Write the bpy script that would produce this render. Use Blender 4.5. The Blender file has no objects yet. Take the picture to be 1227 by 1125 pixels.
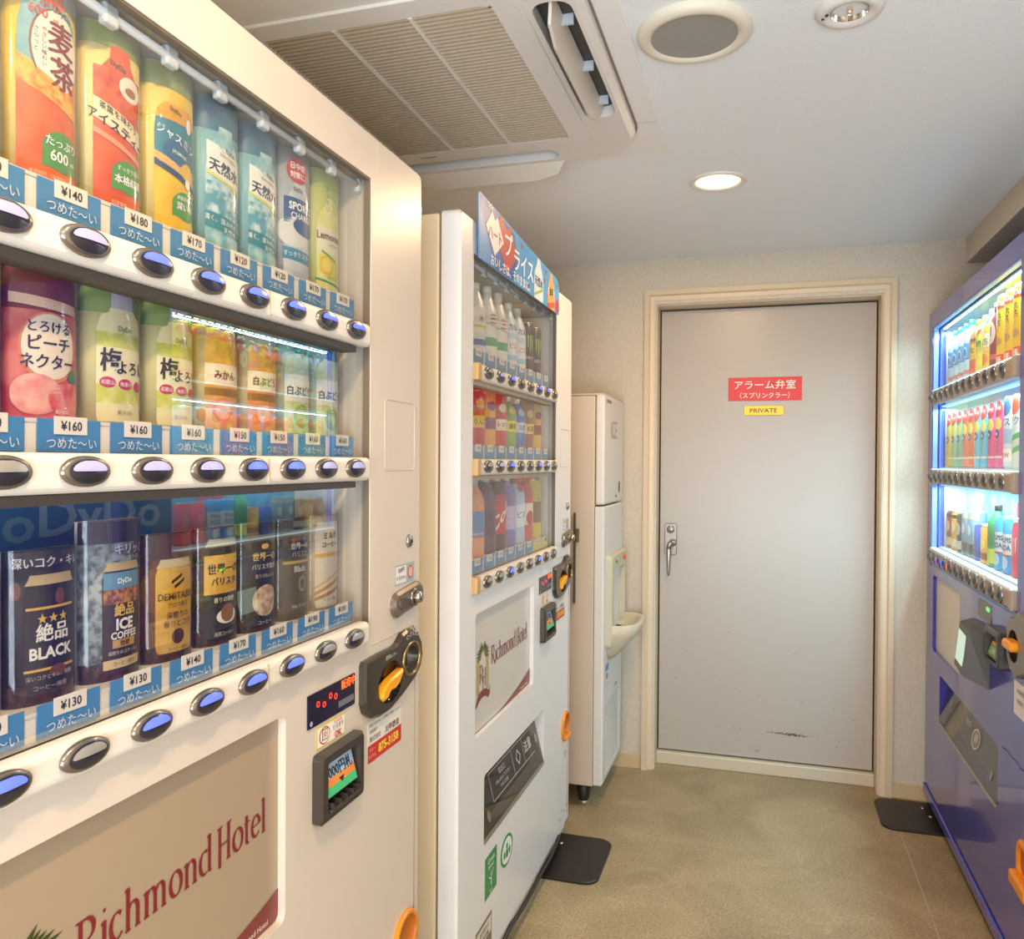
import bpy, bmesh, math, random
from mathutils import Vector, Matrix, geometry
random.seed(7)
S = bpy.context.scene
COL = S.collection
rad = math.radians
pi = math.pi

# ------------------------------------------------------------------ camera
EYE = 1.30
cd = bpy.data.cameras.new('camera')
cam = bpy.data.objects.new('camera', cd)
COL.objects.link(cam)
YAW, PITCH, ROLL = rad(17.04), rad(-.55), rad(.37)
fw = Vector((-math.sin(YAW)*math.cos(PITCH), math.cos(YAW)*math.cos(PITCH), math.sin(PITCH)))
r0 = Vector((math.cos(YAW), math.sin(YAW), 0)); u0 = r0.cross(fw)
rt = r0*math.cos(ROLL) + u0*math.sin(ROLL); up = -r0*math.sin(ROLL) + u0*math.cos(ROLL)
cam.matrix_world = Matrix(((rt.x, up.x, -fw.x, 0), (rt.y, up.y, -fw.y, 0), (rt.z, up.z, -fw.z, EYE), (0, 0, 0, 1)))
cd.sensor_fit = 'HORIZONTAL'; cd.sensor_width = 36; cd.lens = 985/1227*36
cd.clip_start = .02
S.camera = cam

# ------------------------------------------------------------------ world, exposure, large lights
w = bpy.data.worlds.new('world'); S.world = w; w.use_nodes = True
w.node_tree.nodes['Background'].inputs[0].default_value = (1, .95, .88, 1)
w.node_tree.nodes['Background'].inputs[1].default_value = .35
S.view_settings.view_transform = 'Standard'; S.view_settings.look = 'None'
S.view_settings.gamma = 1; S.view_settings.use_curve_mapping = False
S.view_settings.exposure = -0.15
AREA_POWER = 9.5      # added fill lights out of view
DOWN_POWER = 13      # warm downlights
LED_POWER = 7      # strips inside the blue machine
try:
    S.cycles.max_bounces = 8; S.cycles.transparent_max_bounces = 16
    S.cycles.sample_clamp_indirect = 6
    S.cycles.caustics_reflective = False; S.cycles.caustics_refractive = False
except Exception:
    pass

def area(name, loc, rot, sx, sy, power, color, spread=None):
    l = bpy.data.lights.new(name, 'AREA'); l.shape = 'RECTANGLE'; l.size = sx; l.size_y = sy
    l.energy = power; l.color = color
    if spread: l.spread = spread
    o = bpy.data.objects.new(name, l); COL.objects.link(o); o.location = loc; o.rotation_euler = rot
    return o

WARM = (1, .68, .38)
area('overhead_fill_light', (-.05, -.75, 2.14), (0, 0, 0), 1.0, .9, AREA_POWER*.55, (1, .74, .48))  # added soft fill overhead, out of view behind the camera
area('ceiling_fill_light', (.1, -1.3, .9), (rad(130), 0, 0), 1.6, 1.2, AREA_POWER*11.5, (.74, .87, 1))  # added unseen fill, tilted up to brighten the ceiling
area('side_fill_light', (1.36, .75, 1.25), (rad(90), 0, rad(90)), 1.5, 1.7, AREA_POWER*.5, (1, .82, .62))  # added unseen fill for the near machine's front, no window here

# ------------------------------------------------------------------ materials
def lin(h):
    h = h.lstrip('#'); c = [int(h[i:i+2], 16)/255 for i in (0, 2, 4)]
    return tuple(x/12.92 if x <= .04045 else ((x+.055)/1.055)**2.4 for x in c) + (1,)
_m = {}
def M(c, rough=.5, metal=0, emit=0, noise=None, bump=None, c2=None, coat=0):
    """c: hex colour; c2+noise(scale): mottled second colour; bump: (scale, strength)"""
    if isinstance(c, bpy.types.Material): return c
    if isinstance(c, tuple): c, c2, noise = c[0], c[1], (c[2] if len(c) > 2 else 40)
    k = (c, rough, metal, emit, noise, bump, c2, coat)
    if k in _m: return _m[k]
    m = bpy.data.materials.new('m_' + c.strip('#')); m.use_nodes = True
    nt = m.node_tree; b = nt.nodes['Principled BSDF']
    b.inputs['Base Color'].default_value = lin(c)
    b.inputs['Roughness'].default_value = rough; b.inputs['Metallic'].default_value = metal
    if coat: b.inputs['Coat Weight'].default_value = coat; b.inputs['Coat Roughness'].default_value = .06
    if emit:
        b.inputs['Emission Color'].default_value = lin(c); b.inputs['Emission Strength'].default_value = emit
    if c2 or bump:
        tc = nt.nodes.new('ShaderNodeTexCoord')
    if c2:
        n = nt.nodes.new('ShaderNodeTexNoise'); n.inputs['Scale'].default_value = noise or 40
        n.inputs['Detail'].default_value = 3
        nt.links.new(tc.outputs['Object'], n.inputs['Vector'])
        r = nt.nodes.new('ShaderNodeValToRGB'); r.color_ramp.elements[0].position = .4; r.color_ramp.elements[1].position = .6
        r.color_ramp.elements[0].color = lin(c); r.color_ramp.elements[1].color = lin(c2)
        nt.links.new(n.outputs[0], r.inputs[0]); nt.links.new(r.outputs[0], b.inputs['Base Color'])
    if bump:
        n = nt.nodes.new('ShaderNodeTexNoise'); n.inputs['Scale'].default_value = bump[0]; n.inputs['Detail'].default_value = 2
        nt.links.new(tc.outputs['Object'], n.inputs['Vector'])
        bp = nt.nodes.new('ShaderNodeBump'); bp.inputs['Strength'].default_value = bump[1]; bp.inputs['Distance'].default_value = .002
        nt.links.new(n.outputs[0], bp.inputs['Height']); nt.links.new(bp.outputs[0], b.inputs['Normal'])
    _m[k] = m
    return m

def glass_mat(name, f0=.08, tint=(1, 1, 1), rough=.0, top=.9):
    """thin clear sheet: see-through, with a reflection that grows towards grazing angles, the same from both sides"""
    m = bpy.data.materials.new(name); m.use_nodes = True; nt = m.node_tree; nt.nodes.clear()
    o = nt.nodes.new('ShaderNodeOutputMaterial'); mx = nt.nodes.new('ShaderNodeMixShader')
    t = nt.nodes.new('ShaderNodeBsdfTransparent'); t.inputs[0].default_value = (*tint, 1)
    g = nt.nodes.new('ShaderNodeBsdfGlossy'); g.inputs['Roughness'].default_value = rough
    f = nt.nodes.new('ShaderNodeLayerWeight'); f.inputs[0].default_value = .5
    pw = nt.nodes.new('ShaderNodeMath'); pw.operation = 'POWER'; pw.inputs[1].default_value = 5
    ml = nt.nodes.new('ShaderNodeMath'); ml.operation = 'MULTIPLY_ADD'; ml.use_clamp = True; ml.inputs[1].default_value = top-f0; ml.inputs[2].default_value = f0
    nt.links.new(f.outputs['Facing'], pw.inputs[0]); nt.links.new(pw.outputs[0], ml.inputs[0]); nt.links.new(ml.outputs[0], mx.inputs[0])
    nt.links.new(t.outputs[0], mx.inputs[1]); nt.links.new(g.outputs[0], mx.inputs[2]); nt.links.new(mx.outputs[0], o.inputs[0])
    return m
PANE = glass_mat('pane_glass', .20, (.97, .98, .98))
SLEEVE = glass_mat('sleeve_plastic', .05, (.95, .95, .94), .08, .7)
SMOKE = glass_mat('smoked_plastic', .10, (.62, .58, .53), .05)

# ------------------------------------------------------------------ mesh builder
class MB:
    def __init__(s): s.v = []; s.f = []; s.mi = []; s.sm = []; s.mats = []
    def mat(s, m):
        m = M(m) if not isinstance(m, bpy.types.Material) else m
        if m not in s.mats: s.mats.append(m)
        return s.mats.index(m)
    def add(s, vs, fs, m, smooth=False):
        i = s.mat(m); n = len(s.v); s.v += [tuple(p) for p in vs]
        for f in fs: s.f.append([n+k for k in f]); s.mi.append(i); s.sm.append(smooth)
        return s
    def box(s, x0, x1, y0, y1, z0, z1, m, bev=0, seg=2, rot=None):
        bm = bmesh.new(); bmesh.ops.create_cube(bm, size=1)
        c = Vector(((x0+x1)/2, (y0+y1)/2, (z0+z1)/2)); d = (abs(x1-x0), abs(y1-y0), abs(z1-z0))
        for v in bm.verts: v.co = Vector((v.co.x*d[0], v.co.y*d[1], v.co.z*d[2]))
        if bev: bmesh.ops.bevel(bm, geom=bm.edges[:], offset=min(bev, min(d)*.49), segments=seg, affect='EDGES', profile=.5)
        bm.verts.ensure_lookup_table(); bm.verts.index_update()
        vs = [(rot @ v.co if rot else v.co) + c for v in bm.verts]
        s.add(vs, [[v.index for v in f.verts] for f in bm.faces], m, False); bm.free()
        return s
    def plate(s, outer, holes, y0, y1, m, cham=0, smooth=False):
        """outline in (x, z), front at y0 (towards the viewer), back at y1"""
        cx = sum(p[0] for p in outer)/len(outer); cz = sum(p[1] for p in outer)/len(outer)
        loops = [outer] + holes
        if cham:
            W = max(abs(p[0]-cx) for p in outer); Hh = max(abs(p[1]-cz) for p in outer)
            inn = [(cx+(p[0]-cx)*(1-cham/W), cz+(p[1]-cz)*(1-cham/Hh)) for p in outer]
        else: inn = outer
        fl = [inn] + holes
        tri = geometry.tessellate_polygon([[Vector((p[0], p[1], 0)) for p in l] for l in fl])
        flat = [p for l in fl for p in l]; n = len(flat)
        fb = [p for l in loops for p in l]
        vs = [(p[0], y0, p[1]) for p in flat] + [(p[0], y1, p[1]) for p in fb]
        fs = [list(t) for t in tri] + [[n+k for k in t][::-1] for t in tri]
        s.add(vs, fs, m)
        for li, l in enumerate(loops):
            k = len(l); li_f = fl[li]
            if li == 0 and cham:
                v2 = [(p[0], y0, p[1]) for p in li_f] + [(p[0], y0+cham, p[1]) for p in l] + [(p[0], y1, p[1]) for p in l]
                s.add(v2, [[i, (i+1) % k, k+(i+1) % k, k+i] for i in range(k)] + [[k+i, k+(i+1) % k, 2*k+(i+1) % k, 2*k+i] for i in range(k)], m, smooth)
            else:
                v2 = [(p[0], y0, p[1]) for p in l] + [(p[0], y1, p[1]) for p in l]
                s.add(v2, [[i, (i+1) % k, k+(i+1) % k, k+i] for i in range(k)], m, smooth)
        return s
    def lathe(s, prof, m, n=24, c=(0, 0, 0), ex=1, ey=1, axis='z', a0=0, a1=2*pi, smooth=True, caps=True):
        full = abs(a1-a0-2*pi) < 1e-6; k = n if full else n+1
        vs = []
        for r, h in prof:
            for i in range(k):
                a = a0+(a1-a0)*i/n
                p = (r*math.cos(a)*ex, r*math.sin(a)*ey, h)
                if axis == 'y': p = (p[0], h, p[1])
                if axis == 'x': p = (h, p[0], p[1])
                vs.append((p[0]+c[0], p[1]+c[1], p[2]+c[2]))
        fs = []
        for j in range(len(prof)-1):
            for i in range(k if full else k-1):
                fs.append([j*k+i, j*k+(i+1) % k, (j+1)*k+(i+1) % k, (j+1)*k+i])
        s.add(vs, fs, m, smooth)
        if caps:
            for j in (0, len(prof)-1):
                if prof[j][0] > 1e-5:
                    s.add([vs[j*k+i] for i in range(k)], [list(range(k))], m, False)
        return s
    def tube(s, path, r, m, n=8):
        vs = []; K = len(path)
        for i, p in enumerate(path):
            p = Vector(p); a = Vector(path[max(i-1, 0)]); b = Vector(path[min(i+1, K-1)])
            t = (b-a).normalized(); q = t.cross(Vector((0, 0, 1)))
            if q.length < .05: q = t.cross(Vector((0, 1, 0)))
            q.normalize(); w_ = t.cross(q)
            for j in range(n):
                an = 2*pi*j/n; vs.append(p+q*r*math.cos(an)+w_*r*math.sin(an))
        fs = [[i*n+j, i*n+(j+1) % n, (i+1)*n+(j+1) % n, (i+1)*n+j] for i in range(K-1) for j in range(n)]
        s.add(vs, fs, m, True); s.add(vs[:n], [list(range(n))], m); s.add(vs[-n:], [list(range(n))], m)
        return s
    def mesh(s, name):
        me = bpy.data.meshes.new(name); me.from_pydata(s.v, [], s.f)
        for m in s.mats: me.materials.append(m)
        me.polygons.foreach_set('material_index', s.mi); me.polygons.foreach_set('use_smooth', s.sm)
        bm = bmesh.new(); bm.from_mesh(me)
        bmesh.ops.remove_doubles(bm, verts=bm.verts, dist=1e-6)
        bmesh.ops.recalc_face_normals(bm, faces=bm.faces); bm.to_mesh(me); bm.free()
        me.update(); return me
    def build(s, name, parent=None, loc=(0, 0, 0), rot=(0, 0, 0), **props):
        o = bpy.data.objects.new(name, s.mesh(name)); COL.objects.link(o); o.parent = parent
        o.location = loc; o.rotation_euler = rot
        for k, v in props.items(): o[k] = v
        return o
def link(name, me, parent, loc=(0, 0, 0), rot=(0, 0, 0), **props):
    o = bpy.data.objects.new(name, me); COL.objects.link(o); o.parent = parent
    o.location = loc; o.rotation_euler = rot
    for k, v in props.items(): o[k] = v
    return o
def thing(name, label, cat, loc=(0, 0, 0), rz=0, group=None):
    o = bpy.data.objects.new(name, None); COL.objects.link(o); o.location = loc; o.rotation_euler = (0, 0, rz)
    o.empty_display_size = .05; o['label'] = label; o['category'] = cat
    if group: o['group'] = group
    return o
def tag(o, label, cat, group=None):
    o['label'] = label; o['category'] = cat
    if group: o['group'] = group
    return o
def rrect(x0, x1, z0, z1, r=.01, n=4):
    p = []
    for cx, cz, a in ((x1-r, z1-r, 0), (x0+r, z1-r, 90), (x0+r, z0+r, 180), (x1-r, z0+r, 270)):
        for i in range(n+1):
            t = rad(a+90*i/n); p.append((cx+r*math.cos(t), cz+r*math.sin(t)))
    return p
def ell(cx, cz, rx, rz, n=24): return [(cx+rx*math.cos(2*pi*i/n), cz+rz*math.sin(2*pi*i/n)) for i in range(n)]

# ------------------------------------------------------------------ lettering
_t = {}
def text2d(sx, bold=0.0):
    cjk = any(ord(c_) > 0x3000 for c_ in sx)
    if cjk: bold = min(bold, .006)
    k = (sx, bold)
    if k in _t: return _t[k]
    c = bpy.data.curves.new('lettering', 'FONT'); c.body = sx; c.resolution_u = 2; c.offset = bold
    o = bpy.data.objects.new('lettering', c); COL.objects.link(o)
    bpy.context.view_layer.update()
    me = bpy.data.meshes.new_from_object(o.evaluated_get(bpy.context.evaluated_depsgraph_get()))
    vs = [(v.co.x, v.co.y) for v in me.vertices]; fs = [list(p.vertices) for p in me.polygons]
    bpy.data.objects.remove(o); bpy.data.curves.remove(c); bpy.data.meshes.remove(me)
    if vs:
        a = min(v[0] for v in vs); b = max(v[0] for v in vs)
    else: a = b = 0
    _t[k] = ([(v[0]-(a+b)/2, v[1]-.37) for v in vs], fs, b-a)
    return _t[k]
# a broad-nib serif alphabet, for the hotel's name
def arc(cx, cy, rx, ry, a, b, n=12): return [(cx+rx*math.cos(rad(a+(b-a)*i/n)), cy+ry*math.sin(rad(a+(b-a)*i/n))) for i in range(n+1)]
SERIF = {
 'R': (.60, [[(.12, 0), (.12, .7)], [(.02, 0), (.22, 0)], [(.0, .7), (.12, .7)]+arc(.25, .52, .2, .18, 90, -90)+[(.12, .35)], [(.26, .35), (.46, .06), (.66, -.1)]]),
 'i': (.24, [[(.12, 0), (.12, .46)], [(.04, 0), (.2, 0)], [(.03, .42), (.12, .46)], [(.1, .62), (.14, .66)]]),
 'c': (.40, [arc(.22, .23, .17, .23, 50, 320)]),
 'h': (.54, [[(.12, 0), (.12, .74)], [(.04, 0), (.2, 0)], [(.03, .7), (.12, .74)], [(.12, .34)]+arc(.27, .32, .13, .14, 130, 0)+[(.4, 0)], [(.32, 0), (.48, 0)]]),
 'm': (.80, [[(.12, 0), (.12, .46)], [(.04, 0), (.2, 0)], [(.03, .42), (.12, .46)], [(.12, .34)]+arc(.26, .32, .12, .14, 130, 0)+[(.38, 0)], [(.3, 0), (.46, 0)], [(.38, .34)]+arc(.53, .32, .12, .14, 130, 0)+[(.65, 0)], [(.57, 0), (.73, 0)]]),
 'n': (.54, [[(.12, 0), (.12, .46)], [(.04, 0), (.2, 0)], [(.03, .42), (.12, .46)], [(.12, .34)]+arc(.27, .32, .13, .14, 130, 0)+[(.4, 0)], [(.32, 0), (.48, 0)]]),
 'o': (.48, [arc(.24, .23, .18, .23, 0, 360, 20)]),
 'd': (.52, [arc(.22, .23, .17, .23, 60, 300), [(.39, 0), (.39, .74)], [(.3, .7), (.39, .74)], [(.39, .0), (.47, .02)]]),
 'H': (.62, [[(.14, -.1), (.14, .72)], [(.04, .70), (.24, .72)], [(.48, -.02), (.48, .72)], [(.4, .72), (.58, .74)], [(.14, .34), (.48, .36)], [(.4, 0), (.56, 0)]]),
 't': (.30, [[(.12, .6), (.12, .1)]+arc(.2, .1, .08, .1, 180, 290), [(.02, .44), (.26, .46)]]),
 'e': (.44, [[(.06, .24), (.38, .27)]+arc(.22, .24, .17, .23, 10, 320)]),
 'l': (.24, [[(.12, 0), (.12, .74)], [(.04, 0), (.2, 0)], [(.03, .7), (.12, .74)]]),
 ' ': (.12, []),
}
def serif2d(s, size, sx=1.0, w_=.042):
    """list of quads ((x,z)x4), and the width"""
    x = 0; quads = []
    for ch in s:
        adv, strokes = SERIF[ch]
        for st in strokes:
            L = []
            for i, p in enumerate(st):
                a = st[max(i-1, 0)]; b = st[min(i+1, len(st)-1)]
                dx, dy = (b[0]-a[0]), (b[1]-a[1]); l = math.hypot(dx, dy) or 1
                h = math.hypot(w_*math.sin(math.atan2(dy, dx)-rad(12)), .014)
                nx, ny = -dy/l*h, dx/l*h
                L.append(((p[0]+nx, p[1]+ny), (p[0]-nx, p[1]-ny)))
            for i in range(len(L)-1):
                quads.append([((x+q[0])*size*sx, q[1]*size) for q in (L[i][0], L[i+1][0], L[i+1][1], L[i][1])])
        x += adv
    return quads, x*size*sx

# ------------------------------------------------------------------ printing on flat or round fronts
def flat_map(x0, y, z0):
    return lambda u, v, off: (x0+u, y-off, z0+v)
def round_map(prof, e, rref=None, du=0):
    """prof: list of (v, r) ; front towards -y"""
    R = rref or max(r for _, r in prof)
    def r_at(v):
        if v <= prof[0][0]: return prof[0][1]
        for (a, ra), (b, rb) in zip(prof, prof[1:]):
            if v <= b: return ra+(rb-ra)*(v-a)/((b-a) or 1)
        return prof[-1][1]
    def f(u, v, off):
        t = max(-1.54, min(1.54, (u+du)/R)); r = r_at(v)
        return ((r+off)*math.sin(t), -(r*e+off)*math.cos(t), v)
    f.round = True
    return f
def split_faces(vs, fs, most):
    vs = list(vs); todo = []; out = []
    for fc in fs:
        for i in range(1, len(fc)-1): todo.append((fc[0], fc[i], fc[i+1]))
    mid = {}
    while todo:
        t = todo.pop(); best = most; k = -1
        for i in range(3):
            a, b = vs[t[i]], vs[t[(i+1) % 3]]; d = abs(a[0]-b[0])
            if d > best: best = d; k = i
        if k < 0: out.append(list(t)); continue
        a, b, c = t[k], t[(k+1) % 3], t[(k+2) % 3]; key = (min(a, b), max(a, b))
        if key not in mid: mid[key] = len(vs); vs.append(((vs[a][0]+vs[b][0])/2, (vs[a][1]+vs[b][1])/2))
        m = mid[key]; todo += [(a, m, c), (m, b, c)]
    return vs, out
def draw(parent, f, ops, umax=None):
    """ops: (part, kind, colour, layer, ...).  sil: [(v, halfwidth)], uc, slope | ell: uc, vc, ru, rv | rect: u0,u1,v0,v1,slope | poly: pts | txt: s, uc, vc, size, bold, vertical, slant"""
    parts = {}
    for oi, op in enumerate(ops):
        part, kind, colr, layer, a = op[0], op[1], op[2], op[3], op[4:]
        mb = parts.setdefault(part, MB()); off = .00025+layer*.00022+(oi % 12)*.000012; rnd = getattr(f, 'round', False)
        m = colr if isinstance(colr, bpy.types.Material) else M(colr, .38)
        if kind in ('ell', 'rect', 'sil'):
            slope = 0
            if kind == 'ell':
                uc, vc, ru, rv = a; rows = [(vc+rv*math.sin(-pi/2+pi*i/12), ru*math.cos(-pi/2+pi*i/12)) for i in range(13)]
            elif kind == 'rect':
                u0_, u1_, v0_, v1_ = a[:4]; slope = a[4] if len(a) > 4 else 0; uc = (u0_+u1_)/2
                nv = max(1, int((v1_-v0_)/.012)); rows = [(v0_+(v1_-v0_)*i/nv, (u1_-u0_)/2) for i in range(nv+1)]
            else:
                base = a[0]; uc = a[1] if len(a) > 1 else 0; rows = []
                for (va, wa), (vb, wb) in zip(base, base[1:]):
                    k = max(1, int(abs(vb-va)/.012))
                    rows += [(va+(vb-va)*i/k, wa+(wb-wa)*i/k) for i in range(k)]
                rows.append(base[-1])
            NC = max(10, int(2*max(q[1] for q in rows)/.003)) if rnd else 10
            vs = []
            for v, hw in rows:
                lo, hi = uc-hw, uc+hw
                if umax: lo = max(lo, -umax); hi = min(hi, umax); lo = min(lo, hi)
                for i in range(NC+1):
                    u = lo+(hi-lo)*i/NC; vs.append(f(u, v+slope*(u-uc), off))
            mb.add(vs, [[j*(NC+1)+i, j*(NC+1)+i+1, (j+1)*(NC+1)+i+1, (j+1)*(NC+1)+i] for j in range(len(rows)-1) for i in range(NC)], m, True)
        elif kind == 'poly':
            pts = a[0]; tri = geometry.tessellate_polygon([[Vector((p[0], p[1], 0)) for p in pts]])
            mb.add([f(p[0], p[1], off) for p in pts], [list(t) for t in tri], m)
        elif kind == 'quads':
            for qi, q in enumerate(a[0]): mb.add([f(p[0], p[1], off+(qi % 9)*.00002) for p in q], [[0, 1, 2, 3]], m)
        elif kind == 'txt':
            s, uc, vc, size = a[:4]; bold = a[4] if len(a) > 4 else 0; vert = a[5] if len(a) > 5 else 0; sl = a[6] if len(a) > 6 else 0
            sx = a[7] if len(a) > 7 else 1
            lines = list(s) if vert else [s]
            for i, ch in enumerate(lines):
                vs, fs, _w = text2d(ch, bold)
                vy = vc-(i-(len(lines)-1)/2)*size*1.02 if vert else vc
                if not vs: continue
                if rnd: vs, fs = split_faces(vs, fs, .0035/(size*sx))
                heavy = bold >= .014 and any(ord(c_) > 0x3000 for c_ in ch)
                for d in ((-.020, .020) if heavy else (0,)):
                    mb.add([f(uc+(x+d)*size*sx, vy+(z+d*.4)*size+sl*x*size*sx, off+(.00008 if d > 0 else 0)) for x, z in vs], fs, m)
    for name, mb in parts.items():
        o = mb.build(name, parent)
    return parts
# ------------------------------------------------------------------ the room
YB = 3.49; XL = -1.42; XR = 1.42; ZC = 2.155; YF = -1.6
def wall_mat(name, c1, c2, sc=260, bs=.35):
    m = bpy.data.materials.new(name); m.use_nodes = True; nt = m.node_tree; b = nt.nodes['Principled BSDF']
    b.inputs['Roughness'].default_value = .85
    tc = nt.nodes.new('ShaderNodeTexCoord'); n = nt.nodes.new('ShaderNodeTexNoise'); n.inputs['Scale'].default_value = sc
    n.inputs['Detail'].default_value = 4; nt.links.new(tc.outputs['Object'], n.inputs['Vector'])
    r = nt.nodes.new('ShaderNodeValToRGB'); r.color_ramp.elements[0].color = lin(c1); r.color_ramp.elements[1].color = lin(c2)
    r.color_ramp.elements[0].position = .35; r.color_ramp.elements[1].position = .65
    nt.links.new(n.outputs[0], r.inputs[0]); nt.links.new(r.outputs[0], b.inputs['Base Color'])
    bp = nt.nodes.new('ShaderNodeBump'); bp.inputs['Strength'].default_value = bs; bp.inputs['Distance'].default_value = .0015
    nt.links.new(n.outputs[0], bp.inputs['Height']); nt.links.new(bp.outputs[0], b.inputs['Normal'])
    return m
WALLP = wall_mat('wallpaper', '#c9bdab', '#d2c7b6', 150)
CEIL = wall_mat('ceiling_paper', '#e8ecee', '#eef2f4', 320, .25)

def floor_mat():
    m = bpy.data.materials.new('stone_look_floor'); m.use_nodes = True; nt = m.node_tree; b = nt.nodes['Principled BSDF']
    b.inputs['Roughness'].default_value = .5
    tc = nt.nodes.new('ShaderNodeTexCoord')
    def noise(sc, det=4, dist=0, rough=.5):
        n = nt.nodes.new('ShaderNodeTexNoise'); n.inputs['Scale'].default_value = sc; n.inputs['Detail'].default_value = det
        n.inputs['Distortion'].default_value = dist; n.inputs['Roughness'].default_value = rough
        nt.links.new(tc.outputs['Object'], n.inputs['Vector']); return n
    def ramp(src, stops):
        r = nt.nodes.new('ShaderNodeValToRGB'); e = r.color_ramp.elements
        e[0].position, e[0].color = stops[0][0], lin(stops[0][1]); e[1].position, e[1].color = stops[-1][0], lin(stops[-1][1])
        for p, c in stops[1:-1]:
            k = e.new(p); k.color = lin(c)
        nt.links.new(src.outputs[0], r.inputs[0]); return r
    base = ramp(noise(2.6, 6, 1.2), [(.3, '#94805f'), (.5, '#a58f6b'), (.7, '#b39d79')])
    speck = ramp(noise(170, 4, 0, .8), [(.34, '#4a3f33'), (.52, '#ffffff'), (.64, '#ffffff')])
    light = ramp(noise(140, 4, 0, .8), [(.54, '#000000'), (.70, '#8d8472')])
    vein = noise(1.7, 5, 2.6); vr = ramp(vein, [(.487, '#000000'), (.5, '#77705f'), (.513, '#000000')])
    mul = nt.nodes.new('ShaderNodeMix'); mul.data_type = 'RGBA'; mul.blend_type = 'MULTIPLY'; mul.inputs[0].default_value = .75
    nt.links.new(base.outputs[0], mul.inputs[6]); nt.links.new(speck.outputs[0], mul.inputs[7])
    ad = nt.nodes.new('ShaderNodeMix'); ad.data_type = 'RGBA'; ad.blend_type = 'ADD'; ad.inputs[0].default_value = .8
    nt.links.new(mul.outputs[2], ad.inputs[6]); nt.links.new(light.outputs[0], ad.inputs[7])
    ad2 = nt.nodes.new('ShaderNodeMix'); ad2.data_type = 'RGBA'; ad2.blend_type = 'ADD'; ad2.inputs[0].default_value = .22
    nt.links.new(ad.outputs[2], ad2.inputs[6]); nt.links.new(vr.outputs[0], ad2.inputs[7])
    nt.links.new(ad2.outputs[2], b.inputs['Base Color'])
    bn = noise(120, 3); bp = nt.nodes.new('ShaderNodeBump'); bp.inputs['Strength'].default_value = .25; bp.inputs['Distance'].default_value = .001
    nt.links.new(bn.outputs[0], bp.inputs['Height']); nt.links.new(bp.outputs[0], b.inputs['Normal'])
    return m
FLOOR = floor_mat()
fl = MB().box(XL, XR, YF, 3.62, -.06, -.004, '#6a6358').build('floor', kind='structure')
MB().box(XL, .4705, YF, YB+.1, -.004, 0, FLOOR).build('floor_sheet', fl)
MB().box(.4735, XR, YF, YB+.1, -.004, 0, FLOOR).build('floor_sheet', fl)
MB().box(.4705, .4735, YF, YB+.1, -.004, -.0006, '#b3a894').build('floor_seam', fl)
MB().box(XL, XR, YF, 3.62, ZC, ZC+.05, CEIL).build('ceiling', kind='structure')
MB().box(XL-.05, XL, YF, YB, -.05, ZC+.05, WALLP).build('wall_left', kind='structure')
MB().box(XR, XR+.05, YF, YB, -.05, ZC+.05, WALLP).build('wall_right', kind='structure')
MB().box(XL, XR, YF-.05, YF, -.05, ZC+.05, WALLP).build('wall_front', kind='structure')
DW = .435; DT = 1.96
outer = [(XL-.05, -.05), (-DW-.005, -.05), (-DW-.005, DT+.005), (DW+.005, DT+.005), (DW+.005, -.05), (XR+.05, -.05), (XR+.05, ZC+.05), (XL-.05, ZC+.05)]
MB().plate(outer, [], YB, YB+.2, WALLP).build('wall_back', kind='structure')
MB().box(.725, XR, YF, YB, 2.062, ZC, WALLP, .002).build('trim_2', kind='structure')
# baseboards
BB = '#cbb18a'
MB().box(XL, -.492, YB-.007, YB, 0, .062, BB, .002).build('baseboard_back_left', kind='structure')
MB().box(.482, XR, YB-.007, YB, 0, .062, BB, .002).build('baseboard_back_right', kind='structure')
# door frame (casing with a stepped profile) and sill
FR = M('#d8c4a6', .42)
def casing(name, parent):
    mb = MB()
    def loop(w_, t): return [(-w_, 0), (-w_, t), (w_, t), (w_, 0)]
    prof = [(.487, 2.022, 0), (.487, 2.022, -.014), (.468, 2.003, -.016), (.462, 1.997, -.004), (.446, 1.981, -.002), (.440, 1.967, .010), (DW, DT, .014), (DW, DT, .125)]
    vs = []
    for w_, t, y in prof:
        for x, z in loop(w_, t): vs.append((x, YB+y, z))
    fs = []
    for j in range(len(prof)-1):
        for i in range(3): fs.append([j*4+i, j*4+i+1, (j+1)*4+i+1, (j+1)*4+i])
    mb.add(vs, fs, FR)
    return mb.build(name, parent)
tr = casing('trim_1', None); tr['kind'] = 'structure'
MB().box(-DW, DW, 3.575, 3.66, 0, .052, M('#cdbfa8', .28), .004).build('door_sill', tr)
MB().box(-DW, DW, 3.645, 3.7, .03, DT, '#4c4339').build('door_stop', tr)

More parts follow.
